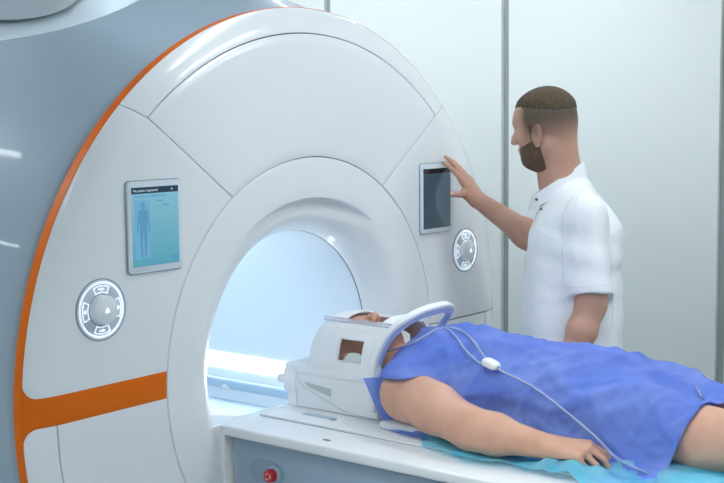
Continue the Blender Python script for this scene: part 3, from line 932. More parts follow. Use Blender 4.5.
# sleeves
hemL = shL+(elL-shL)*.90; axL = unit(elL-shL)
sl = Sculpt(s.lo, s.ax_hi if hasattr(s, 'ax_hi') else [a[-1] for a in s.ax], s.h)
sl.cap(shL+vU*.0, hemL+axL*.06, .058, .070, 0, sq=(vF, 1.0))
G = np.meshgrid(*[a.astype(np.float32) for a in sl.ax], indexing='ij')
cutv = sum((G[i]-hemL[i])*unit(axL*1.0)[i] for i in range(3)); sl.d = np.maximum(sl.d, cutv)
hemR = shR+(elR-shR)*.62; axR = unit(elR-shR)
sr = Sculpt(s.lo, [a[-1] for a in s.ax], s.h)
sr.cap(shR, hemR+axR*.06, .066, .068, 0)
cutr = sum((G[i]-hemR[i])*axR[i] for i in range(3)); sr.d = np.maximum(sr.d, cutr)
def smin(a, b, k):
    t = np.clip(k-np.abs(a-b), 0, None)/k; return np.minimum(a, b)-t*t*k*.25
s.d = smin(smin(s.d, sl.d, .026), sr.d, .03)
# neck opening
ncut = Sculpt(s.lo, [a[-1] for a in s.ax], s.h)
ncut.cap(neck+vF*.012-[0, 0, .02], neck+vF*.05+[0, 0, .2], .060, .075, 0)
s.d = np.maximum(s.d, -ncut.d)
# cloth folds: shallow waves of the surface
ph = sum((G[i]-base[i])*vF[i] for i in range(3)); pl_ = sum((G[i]-base[i])*vL[i] for i in range(3)); pz = G[2]
fold = .0030*np.sin(34*ph+5*pz+3*np.sin(5*pz))*np.clip((1.25-pz)*3, .15, 1)+.0016*np.sin(62*ph-9*pz+2*np.sin(9*pl_))+.0014*np.sin(30*pl_+7*pz)
diag = .0020*np.sin(70*(pz-.55*ph)+3*np.sin(8*ph))*np.exp(-((pz-1.22)/.10)**2)
s.d = (s.d+fold+diag).astype(np.float32)
s.d = np.maximum(s.d, (.80+.004-pz)).astype(np.float32)
V, F = s.mesh(1); tun = fast_mesh('tunic', *keep_comp(V, F), M_SHIRT, man)
M_STITCH = mat('tunic_seam', (.62, .65, .70), rough=.8)
def on_cloth(pts):
    out_ = []
    for (x, y) in catmull(pts, 6):
        ds = np.arange(3.15, 3.8, .002); Q = np.array([at(x, y, d_) for d_ in ds]); v_ = s.sample(Q)
        k_ = np.argmax(v_ < .0004); out_.append(Q[k_])
    return out_
for nm_, pp in (('pocket_edge', [(538.5, 229), (544, 234), (551, 238), (559, 240)]), ('sleeve_seam', [(574, 196), (567, 205), (563, 220), (562, 245), (563, 265), (564, 288)]), ('sleeve_hem', [(566, 287), (580, 287.5), (592, 286.5), (605, 285)]), ('side_seam', [(611, 262), (612, 280), (613, 300), (612, 330)]), ('yoke_seam', [(586, 186), (580, 192), (576, 202), (575, 214)])):
    tube(nm_, on_cloth(pp), .0009, M_STITCH, tun, 6)
# hem line of the sleeve, collar, press studs, pocket edge
ring = []
e1 = unit(np.cross(axL, vU+vF)); e2 = np.cross(axL, e1)
# standing collar
def collar_pt(a, up, r=.0705):
    d = vF*math.cos(a)+vL*math.sin(a)
    tilt = -.052*math.cos(a)-.004
    return neck+vF*(.008+.012*math.cos(a))+d*(r+ (.000 if up else .010))+vU*((.020 if up else -.026)+tilt)
Vc = []; nA = 72; CR = .066
for k in range(nA+1):
    a = math.radians(8)+(2*PI-math.radians(16))*k/nA
    for (u_, t_) in ((0, 0), (1, 0), (1, .0035), (0, .0035)):
        p_ = collar_pt(a, u_, .064); c_ = neck+vF*.008; d_ = unit((p_-c_)*[1, 1, 0]); Vc.append(p_+d_*t_)
Fc = []
for k in range(nA):
    for q in range(4):
        Fc.append((k*4+q, k*4+(q+1) % 4, k*4+4+(q+1) % 4, k*4+4+q))
Fc += [(0, 1, 2, 3), (nA*4+3, nA*4+2, nA*4+1, nA*4)]
col_ = mesh_obj('collar', Vc, Fc, M_SHIRT, man, sharp=40)
M_STUD = mat('dark_press_stud', (.08, .08, .09), rough=.3, metal=.8)
for (px, py) in ((536.5, 199.5), (541, 209)):
    P = at(px, py, 3.56); 
    o = lathe('press_stud', [(.0042, 0), (.0036, .002), (.0005, .0028)], (0, 0, 0), M_STUD, None, 'z', 20)
    o.data.transform(Vector(tuple(-hv)).to_track_quat('Z', 'Y').to_matrix().to_4x4()); o.data.transform(Matrix.Translation(tuple(P)))
    o.parent = man; o.matrix_parent_inverse = Matrix.Translation(-man.location)
# trousers and shoes (below the table line)
s = Sculpt([base[0]-.36, base[1]-.36, .04], [base[0]+.36, base[1]+.36, .95], .008)
for y in (-1, 1):
    hp = hips+vL*.09*y
    kn_ = np.array([hp[0]+vF[0]*.02, hp[1]+vF[1]*.02, .48]); an = np.array([hp[0]-vF[0]*.02, hp[1]-vF[1]*.02, .06])
    s.chain([hp-[0, 0, .02], kn_, an], [.105, .078, .068], .03)
s.ell(hips, (.120, .170, .12), .05, R=Rt)
s.cap(hips-[0, 0, .08], hips+[0, 0, .03], .125, .135, .05)
V, F = s.mesh(1); fast_mesh('trousers', V, F, M_TROUSER, man)
for y in (-1, 1):
    hp = hips+vL*.09*y
    s = Sculpt([hp[0]-.25, hp[1]-.25, 0], [hp[0]+.25, hp[1]+.25, .14], .004)
    an = np.array([hp[0], hp[1], .055])-vF*.03
    s.chain([an, an+vF*.10-[0, 0, .005], an+vF*.18-[0, 0, .015]], [.048, .048, .040], .02)
    s.cut_plane((0, 0, .006), (0, 0, -1))
    V, F = s.mesh(1); fast_mesh('shoe', *keep_comp(V, F), M_SHOE, man)
# ------------------------------------------------------------------ head coil over the patient's head
CZ = TZ+.0070
coil = thing('head_coil', (MX, -.16, CZ), 'white plastic head cage with windows and arched bow around the lying head', 'medical device')
hw = .124
bm = bmesh.new()
# cradle: outline in the x-z plane, hollow towards the top
crd = [(-hw, 0), (hw, 0), (hw, .112), (hw-.004, .116), (.108, .116), (.100, .085), (.075, .050), (.04, .032), (0, .027), (-.04, .032), (-.075, .050), (-.100, .085), (-.108, .116), (-hw+.004, .116), (-hw, .112)]
add_prism(bm, [(MX+a, CZ+b) for a, b in crd], -.315, -.002, 'y', .003)
bm_obj('cradle', bm, M_COILWHITE, coil)
bm = bmesh.new()
add_box(bm, MX-hw-.006, MX+hw+.006, -.318, .004, CZ+.094, CZ+.1185, bevel=.005)
# cut the middle of the collar away: build it as four bars instead
bm.free(); bm = bmesh.new()
add_box(bm, MX-hw-.006, MX-hw+.016, -.318, .004, CZ+.092, CZ+.1165, bevel=.005)
bm_obj('edge_rail', bm, M_COILWHITE, coil)
bm = bmesh.new(); add_box(bm, MX+hw-.016, MX+hw+.006, -.318, .004, CZ+.092, CZ+.1165, bevel=.005)
bm_obj('edge_rail', bm, M_COILWHITE, coil)
bm = bmesh.new(); add_box(bm, MX-hw+.010, MX+hw-.010, -.078, .004, CZ+.088, CZ+.1160, bevel=.005)
bm_obj('rear_deck', bm, M_COILWHITE, coil)
# latch with its rounded lever on the bore end
bm = bmesh.new()
add_box(bm, MX-hw-.009, MX-hw+.020, -.040, .006, CZ+.040, CZ+.100, bevel=.004)
lt = bm_obj('latch', bm, M_COILWHITE, coil)
bm = bmesh.new()
add_box(bm, MX-hw-.010, MX-hw+.018, -.020, .034, CZ+.058, CZ+.082, bevel=.010)
bm_obj('latch_lever', bm, M_COILWHITE, lt)
# relief on the near side
M_COILSH = mat('coil_inset', lin(196, 204, 206), rough=.5)
xs = MX-hw
prism('side_inset', [(-.066, CZ+.070), (-.160, CZ+.062), (-.158, CZ+.040), (-.078, CZ+.058)], xs-.0022, xs+.004, M_COILSH, coil, 'x', .0012)
prism('side_inset', [(-.066, CZ+.070), (-.160, CZ+.062), (-.158, CZ+.040), (-.078, CZ+.058)], MX+hw-.004, MX+hw+.0022, M_COILSH, coil, 'x', .0012)
tube('side_seam', [(xs-.0003, -.045, CZ+.072), (xs-.0003, -.062, CZ+.055), (xs-.0003, -.195, CZ+.010), (xs-.0003, -.235, CZ+.004), (xs-.0003, -.312, CZ+.002)], .0011, M_COILSH, coil, 6)
tube('side_seam', [(xs-.0003, -.036, CZ+.002), (xs-.0003, -.036, CZ+.090)], .0010, M_COILSH, coil, 6)

# upper shell: curved tunnel with windows
def shell(name, yA, yB, a, b, z0, holes, thick=.008, nphi=97, ny=61, mtl=M_COILWHITE, ph0=0, ph1=180, rearround=True, parent=coil):
    bm = bmesh.new(); rows = []
    phs = np.linspace(ph0, ph1, nphi); ys = np.linspace(yA, yB, ny)
    for y in ys:
        u = (y-yB)/(yA-yB)          # 0 at the body end, 1 at the bore end
        sc = 1.0
        if rearround and u > .72: sc = 1-.20*((u-.72)/.28)**2.4
        row = []
        for p in phs:
            c, s_ = math.cos(math.radians(p)), math.sin(math.radians(p))
            cc = -math.copysign(abs(c)**.82, c); ss_ = s_**.86
            row.append(bm.verts.new((MX+a*cc*(sc*.5+.5), y, z0+b*ss_*sc)))
        rows.append(row)
    for i in range(ny-1):
        for j in range(nphi-1):
            pc = (phs[j]+phs[j+1])/2; yc = (ys[i]+ys[i+1])/2
            if any(h[0] < pc < h[1] and h[2] < yc < h[3] for h in holes): continue
            bm.faces.new((rows[i][j], rows[i][j+1], rows[i+1][j+1], rows[i+1][j]))
    loose = [v for v in bm.verts if not v.link_faces]
    bmesh.ops.delete(bm, geom=loose, context='VERTS')
    o = bm_obj(name, bm, mtl, parent, sharp=50)
    m = o.modifiers.new('solid', 'SOLIDIFY'); m.thickness = thick; m.offset = -1
    b_ = o.modifiers.new('bevel', 'BEVEL'); b_.width = .0018; b_.segments = 2; b_.limit_method = 'ANGLE'; b_.angle_limit = math.radians(50)
    return o
shell('upper_shell', -.074, -.312, hw+.001, .142, CZ+.114, [(9, 33, -.262, -.180), (147, 171, -.262, -.180), (62, 118, -.285, -.150)])
# thicker frames round the front edge and round the top opening
shell('front_rim', -.292, -.322, hw+.005, .147, CZ+.112, [], .014, 97, 5, rearround=False)
shell('rear_rim', -.150, -.166, hw+.004, .146, CZ+.112, [], .006, 97, 4, rearround=False, ph0=48, ph1=132)
M_CLEAR = mat('clear_lavender_plastic', lin(222, 224, 240), rough=.12, trans=.55, alpha=.75)
# clear strip lying along the shell
A_, B_ = atp(324.5, 318, 0, 2.470), atp(396, 326, 0, 2.488)
bm = bmesh.new(); d_ = B_-A_
for q in range(1):
    add_tube(bm, [A_, A_+d_*.5+[0, 0, .001], B_], .0062, 8)
bmesh.ops.scale(bm, vec=(.35, 1, 1), verts=bm.verts, space=Matrix.Translation(-Vector(tuple(A_))))
bm_obj('clear_strip', bm, M_CLEAR, coil)
# bow: inverted U tilted over the neck
path = [(-.126, -.304, CZ+.02), (-.128, -.306, CZ+.10), (-.128, -.314, CZ+.155), (-.127, -.334, CZ+.200), (-.121, -.362, CZ+.240), (-.100, -.394, CZ+.270), (-.055, -.414, CZ+.288), (0, -.420, CZ+.292)]
path = path+[(-x, y, z) for x, y, z in path[-2::-1]]
P = catmull([(MX+x, y, z) for x, y, z in path], 8)
T = np.gradient(P, axis=0); T /= np.linalg.norm(T, axis=1)[:, None]
cen = np.array([MX, -.33, CZ+.10])
def sweep(name, P, T, inn, out, t0, t1, m, parent):
    """rectangular section: inn/out along the direction away from the bow's middle, t0/t1 along its normal"""
    bm = bmesh.new(); rings = []
    pn_ = unit(np.cross([1, 0, 0], unit([0, -.40, .62])))*-1
    for i in range(len(P)):
        r = P[i]-cen; r = r-T[i]*(r @ T[i]); n_ = np.cross(T[i], r); n_ = unit(n_); r = unit(np.cross(n_, T[i]))
        if r @ (P[i]-cen) < 0: r = -r
        ring = []
        for a, b in ((inn, t0), (out, t0), (out, t1), (inn, t1)): ring.append(bm.verts.new(tuple(P[i]+r*a+n_*b)))
        rings.append(ring)
    for A, B in zip(rings[:-1], rings[1:]):
        for q in range(4): bm.faces.new((A[q], A[(q+1) % 4], B[(q+1) % 4], B[q]))
    bm.faces.new(rings[0]); bm.faces.new(rings[-1][::-1])
    o = bm_obj(name, bm, m, parent, sharp=40)
    b_ = o.modifiers.new('bevel', 'BEVEL'); b_.width = .004; b_.segments = 3; b_.limit_method = 'ANGLE'; b_.angle_limit = math.radians(50)
    return o
bow = sweep('bow', P, T, -.004, .009, -.010, .010, M_COILWHITE, coil)
sweep('bow_inner_shade', P[2:-2], T[2:-2], -.019, -.0035, -.009, .009, M_LAV, bow)  # inner side of the bow, its lavender-blue shading put into the colour
# grey-brown chin bracket inside the bow
M_BRK = mat('smoky_bracket', lin(150, 132, 134), rough=.35, trans=.15)
q = [(404, 326), (410, 321), (417, 324), (423, 321), (425, 326), (423, 331), (421, 341), (411, 341), (412, 333), (405, 331)]
bm = bmesh.new()
Q = [atp(x, y, 0, MX+.045) for x, y in q]
add_prism(bm, [(float(v[1]), float(v[2])) for v in Q], MX+.040, MX+.050, 'x', .003)
bm_obj('chin_bracket', bm, M_BRK, coil)
# padding inside
M_PAD = mat('white_ear_pad', lin(222, 230, 226), rough=.8)
for s_ in (-1, 1):
    s = Sculpt([MX+s_*.088-.03, -.29, CZ+.06], [MX+s_*.088+.03, -.13, CZ+.18], .004)
    s.ell((MX+s_*.103, -.225, CZ+.130), (.009, .044, .036), 0)
    V, F = s.mesh(1); fast_mesh('ear_pad', V, F, M_PAD, coil)
s = Sculpt([MX-.09, -.30, CZ+.02], [MX+.09, -.04, CZ+.09], .005)
s.ell((MX, -.17, CZ+.052), (.075, .11, .020), 0)
V, F = s.mesh(1); fast_mesh('head_cushion', V, F, M_PAD, coil)
# ------------------------------------------------------------------ lying patient
M_PSKIN = skin_mat('patient_skin', lin(218, 172, 148), lin(206, 156, 132))
pat = thing('person', (MX, -.9, TZ+.0285), 'person in blue gown lying on the patient table with head in the white coil', 'person')
PXc = MX+.010
bed = TZ+.0285
shN = np.array([2.395, -.446, bed+.074]); elN = np.array([2.320, -.680, bed+.036]); wrN = np.array([2.318, -.885, bed+.028])
shF = np.array([2*PXc-2.395, -.432, bed+.075]); elF = np.array([2*PXc-2.330, -.68, bed+.04]); wrF = np.array([2*PXc-2.330, -.90, bed+.03])
# head
hp0 = np.array([MX, -.175, CZ+.052+.018+.078])
HP = Frame(hp0, (0, -.10, 1), (0, 1, .1))
def build_head(s, H):
    R = H.R
    s.ell(H(-.014, 0, .030), (.094, .073, .084), 0, R=R)
    s.ell(H(.018, 0, .018), (.074, .065, .076), .03, R=R)
    s.ell(H(.028, 0, -.045), (.058, .055, .066), .025, R=R)
    for y in (-1, 1):
        s.cap(H(-.012, y*.050, -.052), H(.053, y*.022, -.092), .016, .016, .02)
        s.cap(H(.043, y*.044, -.018), H(.060, y*.034, -.024), .014, .014, .02)
    s.ell(H(.068, 0, -.094), (.018, .022, .017), .015, R=R)
    s.cap(H(.078, -.026, .020), H(.078, .026, .020), .011, .011, .012)
    for y in (-1, 1): s.ell(H(.094, y*.032, .002), (.010, .015, .008), .010, 'sub', R=R)
    s.chain([H(.086, 0, .008), H(.100, 0, -.018), H(.105, 0, -.030)], [.007, .009, .010], .008)
    for y in (-1, 1): s.ell(H(.096, y*.010, -.032), (.009, .007, .007), .005, R=R)
    s.cap(H(.084, -.014, -.057), H(.084, .014, -.057), .007, .007, .005)
    s.cap(H(.083, -.012, -.066), H(.083, .012, -.066), .007, .007, .004)
    for y in (-1, 1):
        s.ell(H(-.008, y*.076, -.016), (.016, .007, .027), .004, R=R)
s = Sculpt([MX-.11, -.46, bed-.01], [MX+.11, -.05, CZ+.30], .003)
build_head(s, HP)
s.cap(HP(-.02, 0, -.06), (PXc, -.40, bed+.085), .054, .062, .03)
s.cap((PXc, -.36, bed+.09), (PXc, -.44, bed+.09), .060, .085, .03)
V1, F1 = s.mesh()
bareP = s.d.copy(); G = np.meshgrid(*[a.astype(np.float32) for a in s.ax], indexing='ij')
Lp = [sum((G[i]-hp0[i])*HP.R[j][i] for i in range(3)) for j in range(3)]
keep = s.d
reg = np.maximum(.052-Lp[2]-np.clip(-Lp[0], 0, .1)*1.2, Lp[0]-.070)
s.d = np.maximum(np.maximum(bareP-.006, reg), -(bareP+.005)).astype(np.float32)
Vh, Fh = s.mesh(1); s.d = keep
fast_mesh('hair', *keep_comp(Vh, Fh), M_HAIR, pat)
# trunk and legs: also what the gown rests on
def trunk(s):
    s.ell((PXc, -.50, bed+.098), (.150, .20, .100), 0)
    s.ell((PXc, -.66, bed+.098), (.150, .22, .098), .06)
    s.ell((PXc, -.86, bed+.095), (.158, .20, .093), .06)
    s.ell((PXc, -1.00, bed+.070), (.166, .15, .066), .06)
    for sh in (shN, shF):
        s.cap(sh, (PXc, -.43, bed+.10), .074, .080, .05)
    s.cap((PXc, -.36, bed+.09), (PXc, -.46, bed+.09), .062, .085, .04)
    for y, kz in ((-1, 0), (1, 0)):
        s.chain([(PXc+y*.088, -1.00, bed+.072), (PXc+y*.100, -1.20, bed+.060), (PXc+y*.104, -1.40, bed+.062)], [.076, .063, .056], .04)
        s.chain([(PXc+y*.104, -1.40, bed+.062), (PXc+y*.102, -1.52, bed+.062), (PXc+y*.10, -1.76, bed+.052)], [.058, .055, .037], .03)
        s.chain([(PXc+y*.10, -1.76, bed+.052), (PXc+y*.10, -1.80, bed+.037)], [.037, .036], .02)
        s.cap((PXc+y*.10, -1.80, bed+.037), (PXc+y*.125, -1.83, bed+.19), .034, .024, .02)
sb = Sculpt([PXc-.30, -1.90, bed-.012], [PXc+.30, -.30, bed+.26], .0065)
trunk(sb)
bodyd = sb.d.copy()
V2, F2 = sb.mesh()
# arms
def arm(sh, el, wr, side, curls, thumb, fdv, pv, h=.003):
    lo = np.minimum(np.minimum(sh, el), wr)-.10; hi = np.maximum(np.maximum(sh, el), wr)+.10
    lo[1] -= .14; lo[2] = bed-.04
    s = Sculpt(lo, hi, h)
    m1 = sh*.55+el*.45
    s.chain([sh, m1+[0, 0, .000], el], [.068, .060, .047], .02)
    m2 = el*.68+wr*.32
    s.chain([el, m2, wr], [.045, .044, .0275], .03)
    make_hand(s, wr, fdv, pv, side, curls, thumb, .97, 1.2)
    return s.mesh()
Va, Fa = arm(shN, elN, wrN, 1, [(28, 30, 20), (34, 34, 22), (44, 38, 26), (50, 40, 28)], (30, 30, 15), unit([.16, -1.0, -.02]), unit([.32, .03, -1.0]))
Vb, Fb = arm(shF, elF, wrF, -1, [(30, 30, 20)]*4, (30, 30, 15), unit([-.1, -1.0, -.02]), unit([-.3, 0, -1.0]), .004)
Vs, Fs, o_ = [], [], 0
for V, F in ((V1, F1), (V2, F2), (Va, Fa), (Vb, Fb)):
    Vs.append(V); Fs.append(F+o_); o_ += len(V)
fast_mesh('body', np.vstack(Vs), np.vstack(Fs), M_PSKIN, pat)

# ---- gown: a sheet let down on the body
rng = np.random.default_rng(5)
nu, nv = 122, 112
yA, yB = -.335, -1.180
U = np.linspace(0, 1, nu); Wd = .455
dv = 2*Wd/(nv-1); du = (yA-yB)/(nu-1)
Xg = np.linspace(-Wd, Wd, nv)
Pg = np.zeros((nu, nv, 3))
Pg[..., 0] = PXc+Xg[None, :]*.93; Pg[..., 1] = (yA+(yB-yA)*U)[:, None]; Pg[..., 2] = bed+.235
Pg[..., 2] += .012*np.sin(Pg[..., 0]*31+Pg[..., 1]*23)+.006*np.sin(Pg[..., 0]*57-Pg[..., 1]*41+1.3)
Pg += rng.normal(0, .0008, Pg.shape)
ru, rv = du*1.05, dv*1.02
V = np.zeros_like(Pg)
pairs = []
def add_pairs(di, dj, rest, k):
    # four interleaved sets so that no vertex is moved twice in one go
    for a in (0, 1):
        if di >= 1 and dj == 0: s0 = slice(a*di, None)
    pairs.append((di, dj, rest, k))
add_pairs(1, 0, ru, 1.0); add_pairs(0, 1, rv, 1.0)
dg = math.hypot(ru, rv); add_pairs(1, 1, dg, .5); add_pairs(1, -1, dg, .5)
add_pairs(3, 0, 3*ru, .10); add_pairs(0, 3, 3*rv, .10)
def relax_pair(P, di, dj, rest, k):
    if dj >= 0:
        A = P[:nu-di, :nv-dj]; B = P[di:, dj:]
    else:
        A = P[:nu-di, -dj:]; B = P[di:, :nv+dj]
    D = B-A; L_ = np.sqrt((D**2).sum(-1, keepdims=True))+1e-9
    f = (L_-rest)/L_*D*.5*k
    if k < .2: f = np.where(L_ < rest, f, 0)
    cor = np.zeros_like(P); 
    if dj >= 0: cor[:nu-di, :nv-dj] += f; cor[di:, dj:] -= f
    else: cor[:nu-di, -dj:] += f; cor[di:, :nv+dj] -= f
    return cor
sb.d = bodyd
floor_z = TZ+.0095
for step in range(GOWN_STEPS):
    V[..., 2] -= 9.8*.010; V *= .965
    Pn = Pg+V*.010
    for it in range(9):
        for grp in ((0, 1), (2, 3), (4, 5)):
            c = sum(relax_pair(Pn, *pairs[g_]) for g_ in grp)
            Pn = Pn+c*(.62 if grp[0] == 0 else .5)
    q = Pn.reshape(-1, 3)
    near = q[:, 2] < bed+.24
    d = np.full(len(q), 1.0); idx = np.where(near)[0]
    d[idx] = sb.sample(q[idx]); hit = np.where(d < .006)[0]
    inside_box = (q[hit, 0] > sb.lo[0]+.01) & (q[hit, 0] < sb.lo[0]+.59) & (q[hit, 1] < sb.lo[1]+1.59)
    hit = hit[inside_box]
    n_ = sb.grad(q[hit]); q[hit] += n_*(.006-d[hit])[:, None]
    old = Pg.reshape(-1, 3); q[hit] = q[hit]*.45+(old[hit]+n_*np.maximum(((q[hit]-old[hit])*n_).sum(1), 0)[:, None])*.55
    lowz = np.where((np.abs(q[:, 0]-MX) < .193) & (q[:, 1] > -1.96), bed+.003, floor_z)
    m_ = q[:, 2] < lowz; q[m_, 2] = lowz[m_]; q[m_, :2] = q[m_, :2]*.4+old[m_, :2]*.6
    Pn = q.reshape(Pg.shape)
    V = (Pn-Pg)/.010; sp_ = np.linalg.norm(V, axis=-1, keepdims=True); V *= np.minimum(1, 1.6/(sp_+1e-9))
    Pg = Pn
# open at the near shoulder: the sleeve ends over the upper arm
bm = bmesh.new(); vs = [[None]*nv for _ in range(nu)]
def vnoise(x, y, f, seed):
    r_ = np.random.default_rng(seed).random((64, 64)); x = x*f+31.7; y = y*f+17.3
    i0 = np.floor(x).astype(int); j0 = np.floor(y).astype(int); fx_ = x-i0; fy_ = y-j0
    fx_ = fx_*fx_*(3-2*fx_); fy_ = fy_*fy_*(3-2*fy_); g_ = lambda a, b: r_[a % 64, b % 64]
    return (g_(i0, j0)*(1-fx_)+g_(i0+1, j0)*fx_)*(1-fy_)+(g_(i0, j0+1)*(1-fx_)+g_(i0+1, j0+1)*fx_)*fy_
def ridge(x, y, th, k, warp, seed, sharp=2.5):
    a = math.radians(th); u = x*math.cos(a)+y*math.sin(a)
    u = u+warp*(vnoise(x, y, 5, seed)-.5)
    return (1-np.abs(np.sin(u*k)))**sharp*vnoise(x, y, 7, seed+1)**1.5*2
gx, gy = Xg[None, :]+0*Pg[..., 0], Pg[..., 1]
tu = np.gradient(Pg, axis=0); tv = np.gradient(Pg, axis=1); nm = np.cross(tu, tv); nm /= np.linalg.norm(nm, axis=-1, keepdims=True)+1e-9
nm *= np.sign(nm[..., 2:3]+1e-6)
disp = 1.25*.011*ridge(gx, gy, 8, 24, .10, 3)+.009*ridge(gx, gy, 32, 30, .12, 9)+.008*ridge(gx, gy, -38, 26, .12, 15)+.006*ridge(gx, gy, 78, 22, .10, 21)+.006*ridge(gx, gy, 15, 60, .08, 27, 4)+.005*ridge(gx, gy, -28, 66, .08, 33, 4)+.006*ridge(gx, gy, 62, 50, .08, 39, 4)+.007*ridge(gx, gy, -12, 36, .14, 45, 6)+.007*ridge(gx, gy, 24, 40, .14, 51, 6)
edge_ = np.clip((Pg[..., 2]-bed-.004)/.03, .15, 1)
Pg = Pg+nm*(disp*edge_)[..., None]
def arm_x(y): return float(np.interp(-y, [.43, .68, .885, 1.1], [2.395, 2.320, 2.318, 2.345]))
def kept(i, j):
    p_ = Pg[i, j]*.5+Pg[i+1, j+1]*.5
    if p_[0] > 2.90: return False
    if p_[0] < 2.43 and p_[1] > -.50 and p_[2] < bed+.118+max(0, -p_[1]-.44)*.2 and p_[0] < 2.425: return False
    if -.985 < p_[1] <= -.50 and p_[0] < arm_x(p_[1])+.012: return False
    if p_[1] <= -.985 and p_[0] < 2.285: return False
    if p_[0] < 2.55 and p_[1] < -1.138-.36*(p_[2]-bed): return False
    y = yA+(yB-yA)*(i+.5)/(nu-1); x = Xg[j]+dv/2
    if y > -.50:      # shoulder part
        if y > -.385 and abs(x) < .060*math.sqrt(max(0, 1-((y+.335)/.05)**2)): return False
    return True
for i in range(nu-1):
    for j in range(nv-1):
        if not kept(i, j): continue
        for a, b in ((i, j), (i+1, j), (i+1, j+1), (i, j+1)):
            if vs[a][b] is None: vs[a][b] = bm.verts.new(tuple(Pg[a, b]))
        bm.faces.new((vs[i][j], vs[i+1][j], vs[i+1][j+1], vs[i][j+1]))
M_GOWN = mat('blue_gown_fabric', lin(136, 166, 248), rough=.62, spec=.35)
noise_color(M_GOWN, lin(130, 162, 244), lin(160, 184, 250), 9, 3, .35, .65)
nz = M_GOWN.node_tree
tr = N(M_GOWN, 'ShaderNodeBsdfTranslucent'); tr.inputs['Color'].default_value = (*lin(120, 155, 245), 1)
tp = N(M_GOWN, 'ShaderNodeBsdfTransparent'); tp.inputs['Color'].default_value = (*lin(190, 205, 255), 1)
m1 = N(M_GOWN, 'ShaderNodeMixShader'); m1.inputs[0].default_value = .38
m2 = N(M_GOWN, 'ShaderNodeMixShader'); m2.inputs[0].default_value = .16
out = [n for n in nz.nodes if n.type == 'OUTPUT_MATERIAL'][0]
L(M_GOWN, bsdf(M_GOWN).outputs[0], m1.inputs[1]); L(M_GOWN, tr.outputs[0], m1.inputs[2])
L(M_GOWN, m1.outputs[0], m2.inputs[1]); L(M_GOWN, tp.outputs[0], m2.inputs[2]); L(M_GOWN, m2.outputs[0], out.inputs['Surface'])
bump(M_GOWN, 38, .5, .008, 4)
for it in range(10):      # tidy the trimmed edges
    new = {}
    for v in bm.verts:
        be = [e for e in v.link_edges if len(e.link_faces) == 1]
        if len(be) == 2:
            a_, b_ = be[0].other_vert(v), be[1].other_vert(v)
            new[v] = v.co*.5+(a_.co+b_.co)*.25
    for v, c_ in new.items(): v.co = c_
gown = bm_obj('gown', bm, M_GOWN, pat, sharp=180)
sd = gown.modifiers.new('sub', 'SUBSURF'); sd.levels = 1; sd.render_levels = 1
so = gown.modifiers.new('solid', 'SOLIDIFY'); so.thickness = .0006
# back half of the gown showing behind the shoulder
oe = [atp(x, y, 0, X_) for x, y, X_ in ((363, 378, 2.352), (369, 392, 2.372), (377, 410, 2.380), (388, 428, 2.368), (405, 435, 2.350), (425, 438, 2.345))]
ie = [np.array([2.425, -.36, bed+.10]), np.array([2.43, -.37, bed+.07]), np.array([2.43, -.39, bed+.04]), np.array([2.42, -.42, bed+.01]), np.array([2.40, -.46, bed+.002]), np.array([2.39, -.50, bed+.002])]
oe, ie = catmull(oe, 6), catmull(ie, 6)
gv = []; ncol = 10
for i in range(len(oe)):
    for j in range(ncol):
        t = j/(ncol-1); p_ = oe[i]*(1-t)+ie[i]*t
        p_ = p_+np.array([-1, .4, .2])*.004*math.sin(i*.9+t*5)*(1-t)*t*4
        p_[2] = max(p_[2], floor_z)
        gv.append(p_)
gb = mesh_obj('gown_back', gv, grid_faces(len(oe), ncol), M_GOWN, pat)

# ---- cyan sheet spread under the patient
M_CYAN = mat('cyan_film', lin(70, 200, 236), rough=.35, spec=.5)
nz = M_CYAN.node_tree
noise_color(M_CYAN, lin(84, 212, 248), lin(180, 238, 252), 7, 3, .35, .7)
tp = N(M_CYAN, 'ShaderNodeBsdfTransparent'); tp.inputs['Color'].default_value = (*lin(190, 238, 252), 1)
mx = N(M_CYAN, 'ShaderNodeMixShader'); mx.inputs[0].default_value = .42
out = [n for n in nz.nodes if n.type == 'OUTPUT_MATERIAL'][0]
L(M_CYAN, bsdf(M_CYAN).outputs[0], mx.inputs[1]); L(M_CYAN, tp.outputs[0], mx.inputs[2]); L(M_CYAN, mx.outputs[0], out.inputs['Surface'])
nu2, nv2 = 170, 64
sv = []
for i in range(nu2):
    y = -.46-1.30*i/(nu2-1)
    # near edge moves outwards towards the feet
    xe = float(np.interp(-y, [.46, .508, .56, .635, .707, .794, .893, 1.0, 1.2, 1.8], [2.392, 2.354, 2.305, 2.272, 2.258, 2.270, 2.282, 2.256, 2.24, 2.24]))+.006*math.sin(y*37)+.004*math.sin(y*83)
    for j in range(nv2):
        t = j/(nv2-1); x = xe+(2.90-xe)*t
        z = TZ+.0078
        w_ = .0028*(math.sin(x*90+y*35)+.8*math.sin(y*75-x*40)+.5*math.sin(x*170+y*120))
        z += .004+w_*.8
        # mattress carries it
        k = 1/(1+math.exp(-(x-2.362)/.004)); z = z+(bed+.0062-TZ-.0100)*k
        # a ruffle stands up around the hand
        r_ = math.exp(-((y+.955)/.085)**4)*math.exp(-((x-2.312)/.030)**2)
        z += .030*r_*(1+.25*math.sin(y*90)); x2 = x-.012*r_
        sv.append((x2, y, z))
cy = mesh_obj('cyan_sheet', sv, grid_faces(nu2, nv2), M_CYAN)
tag(cy, 'crinkled translucent cyan plastic sheet spread under the lying person', 'plastic sheet')

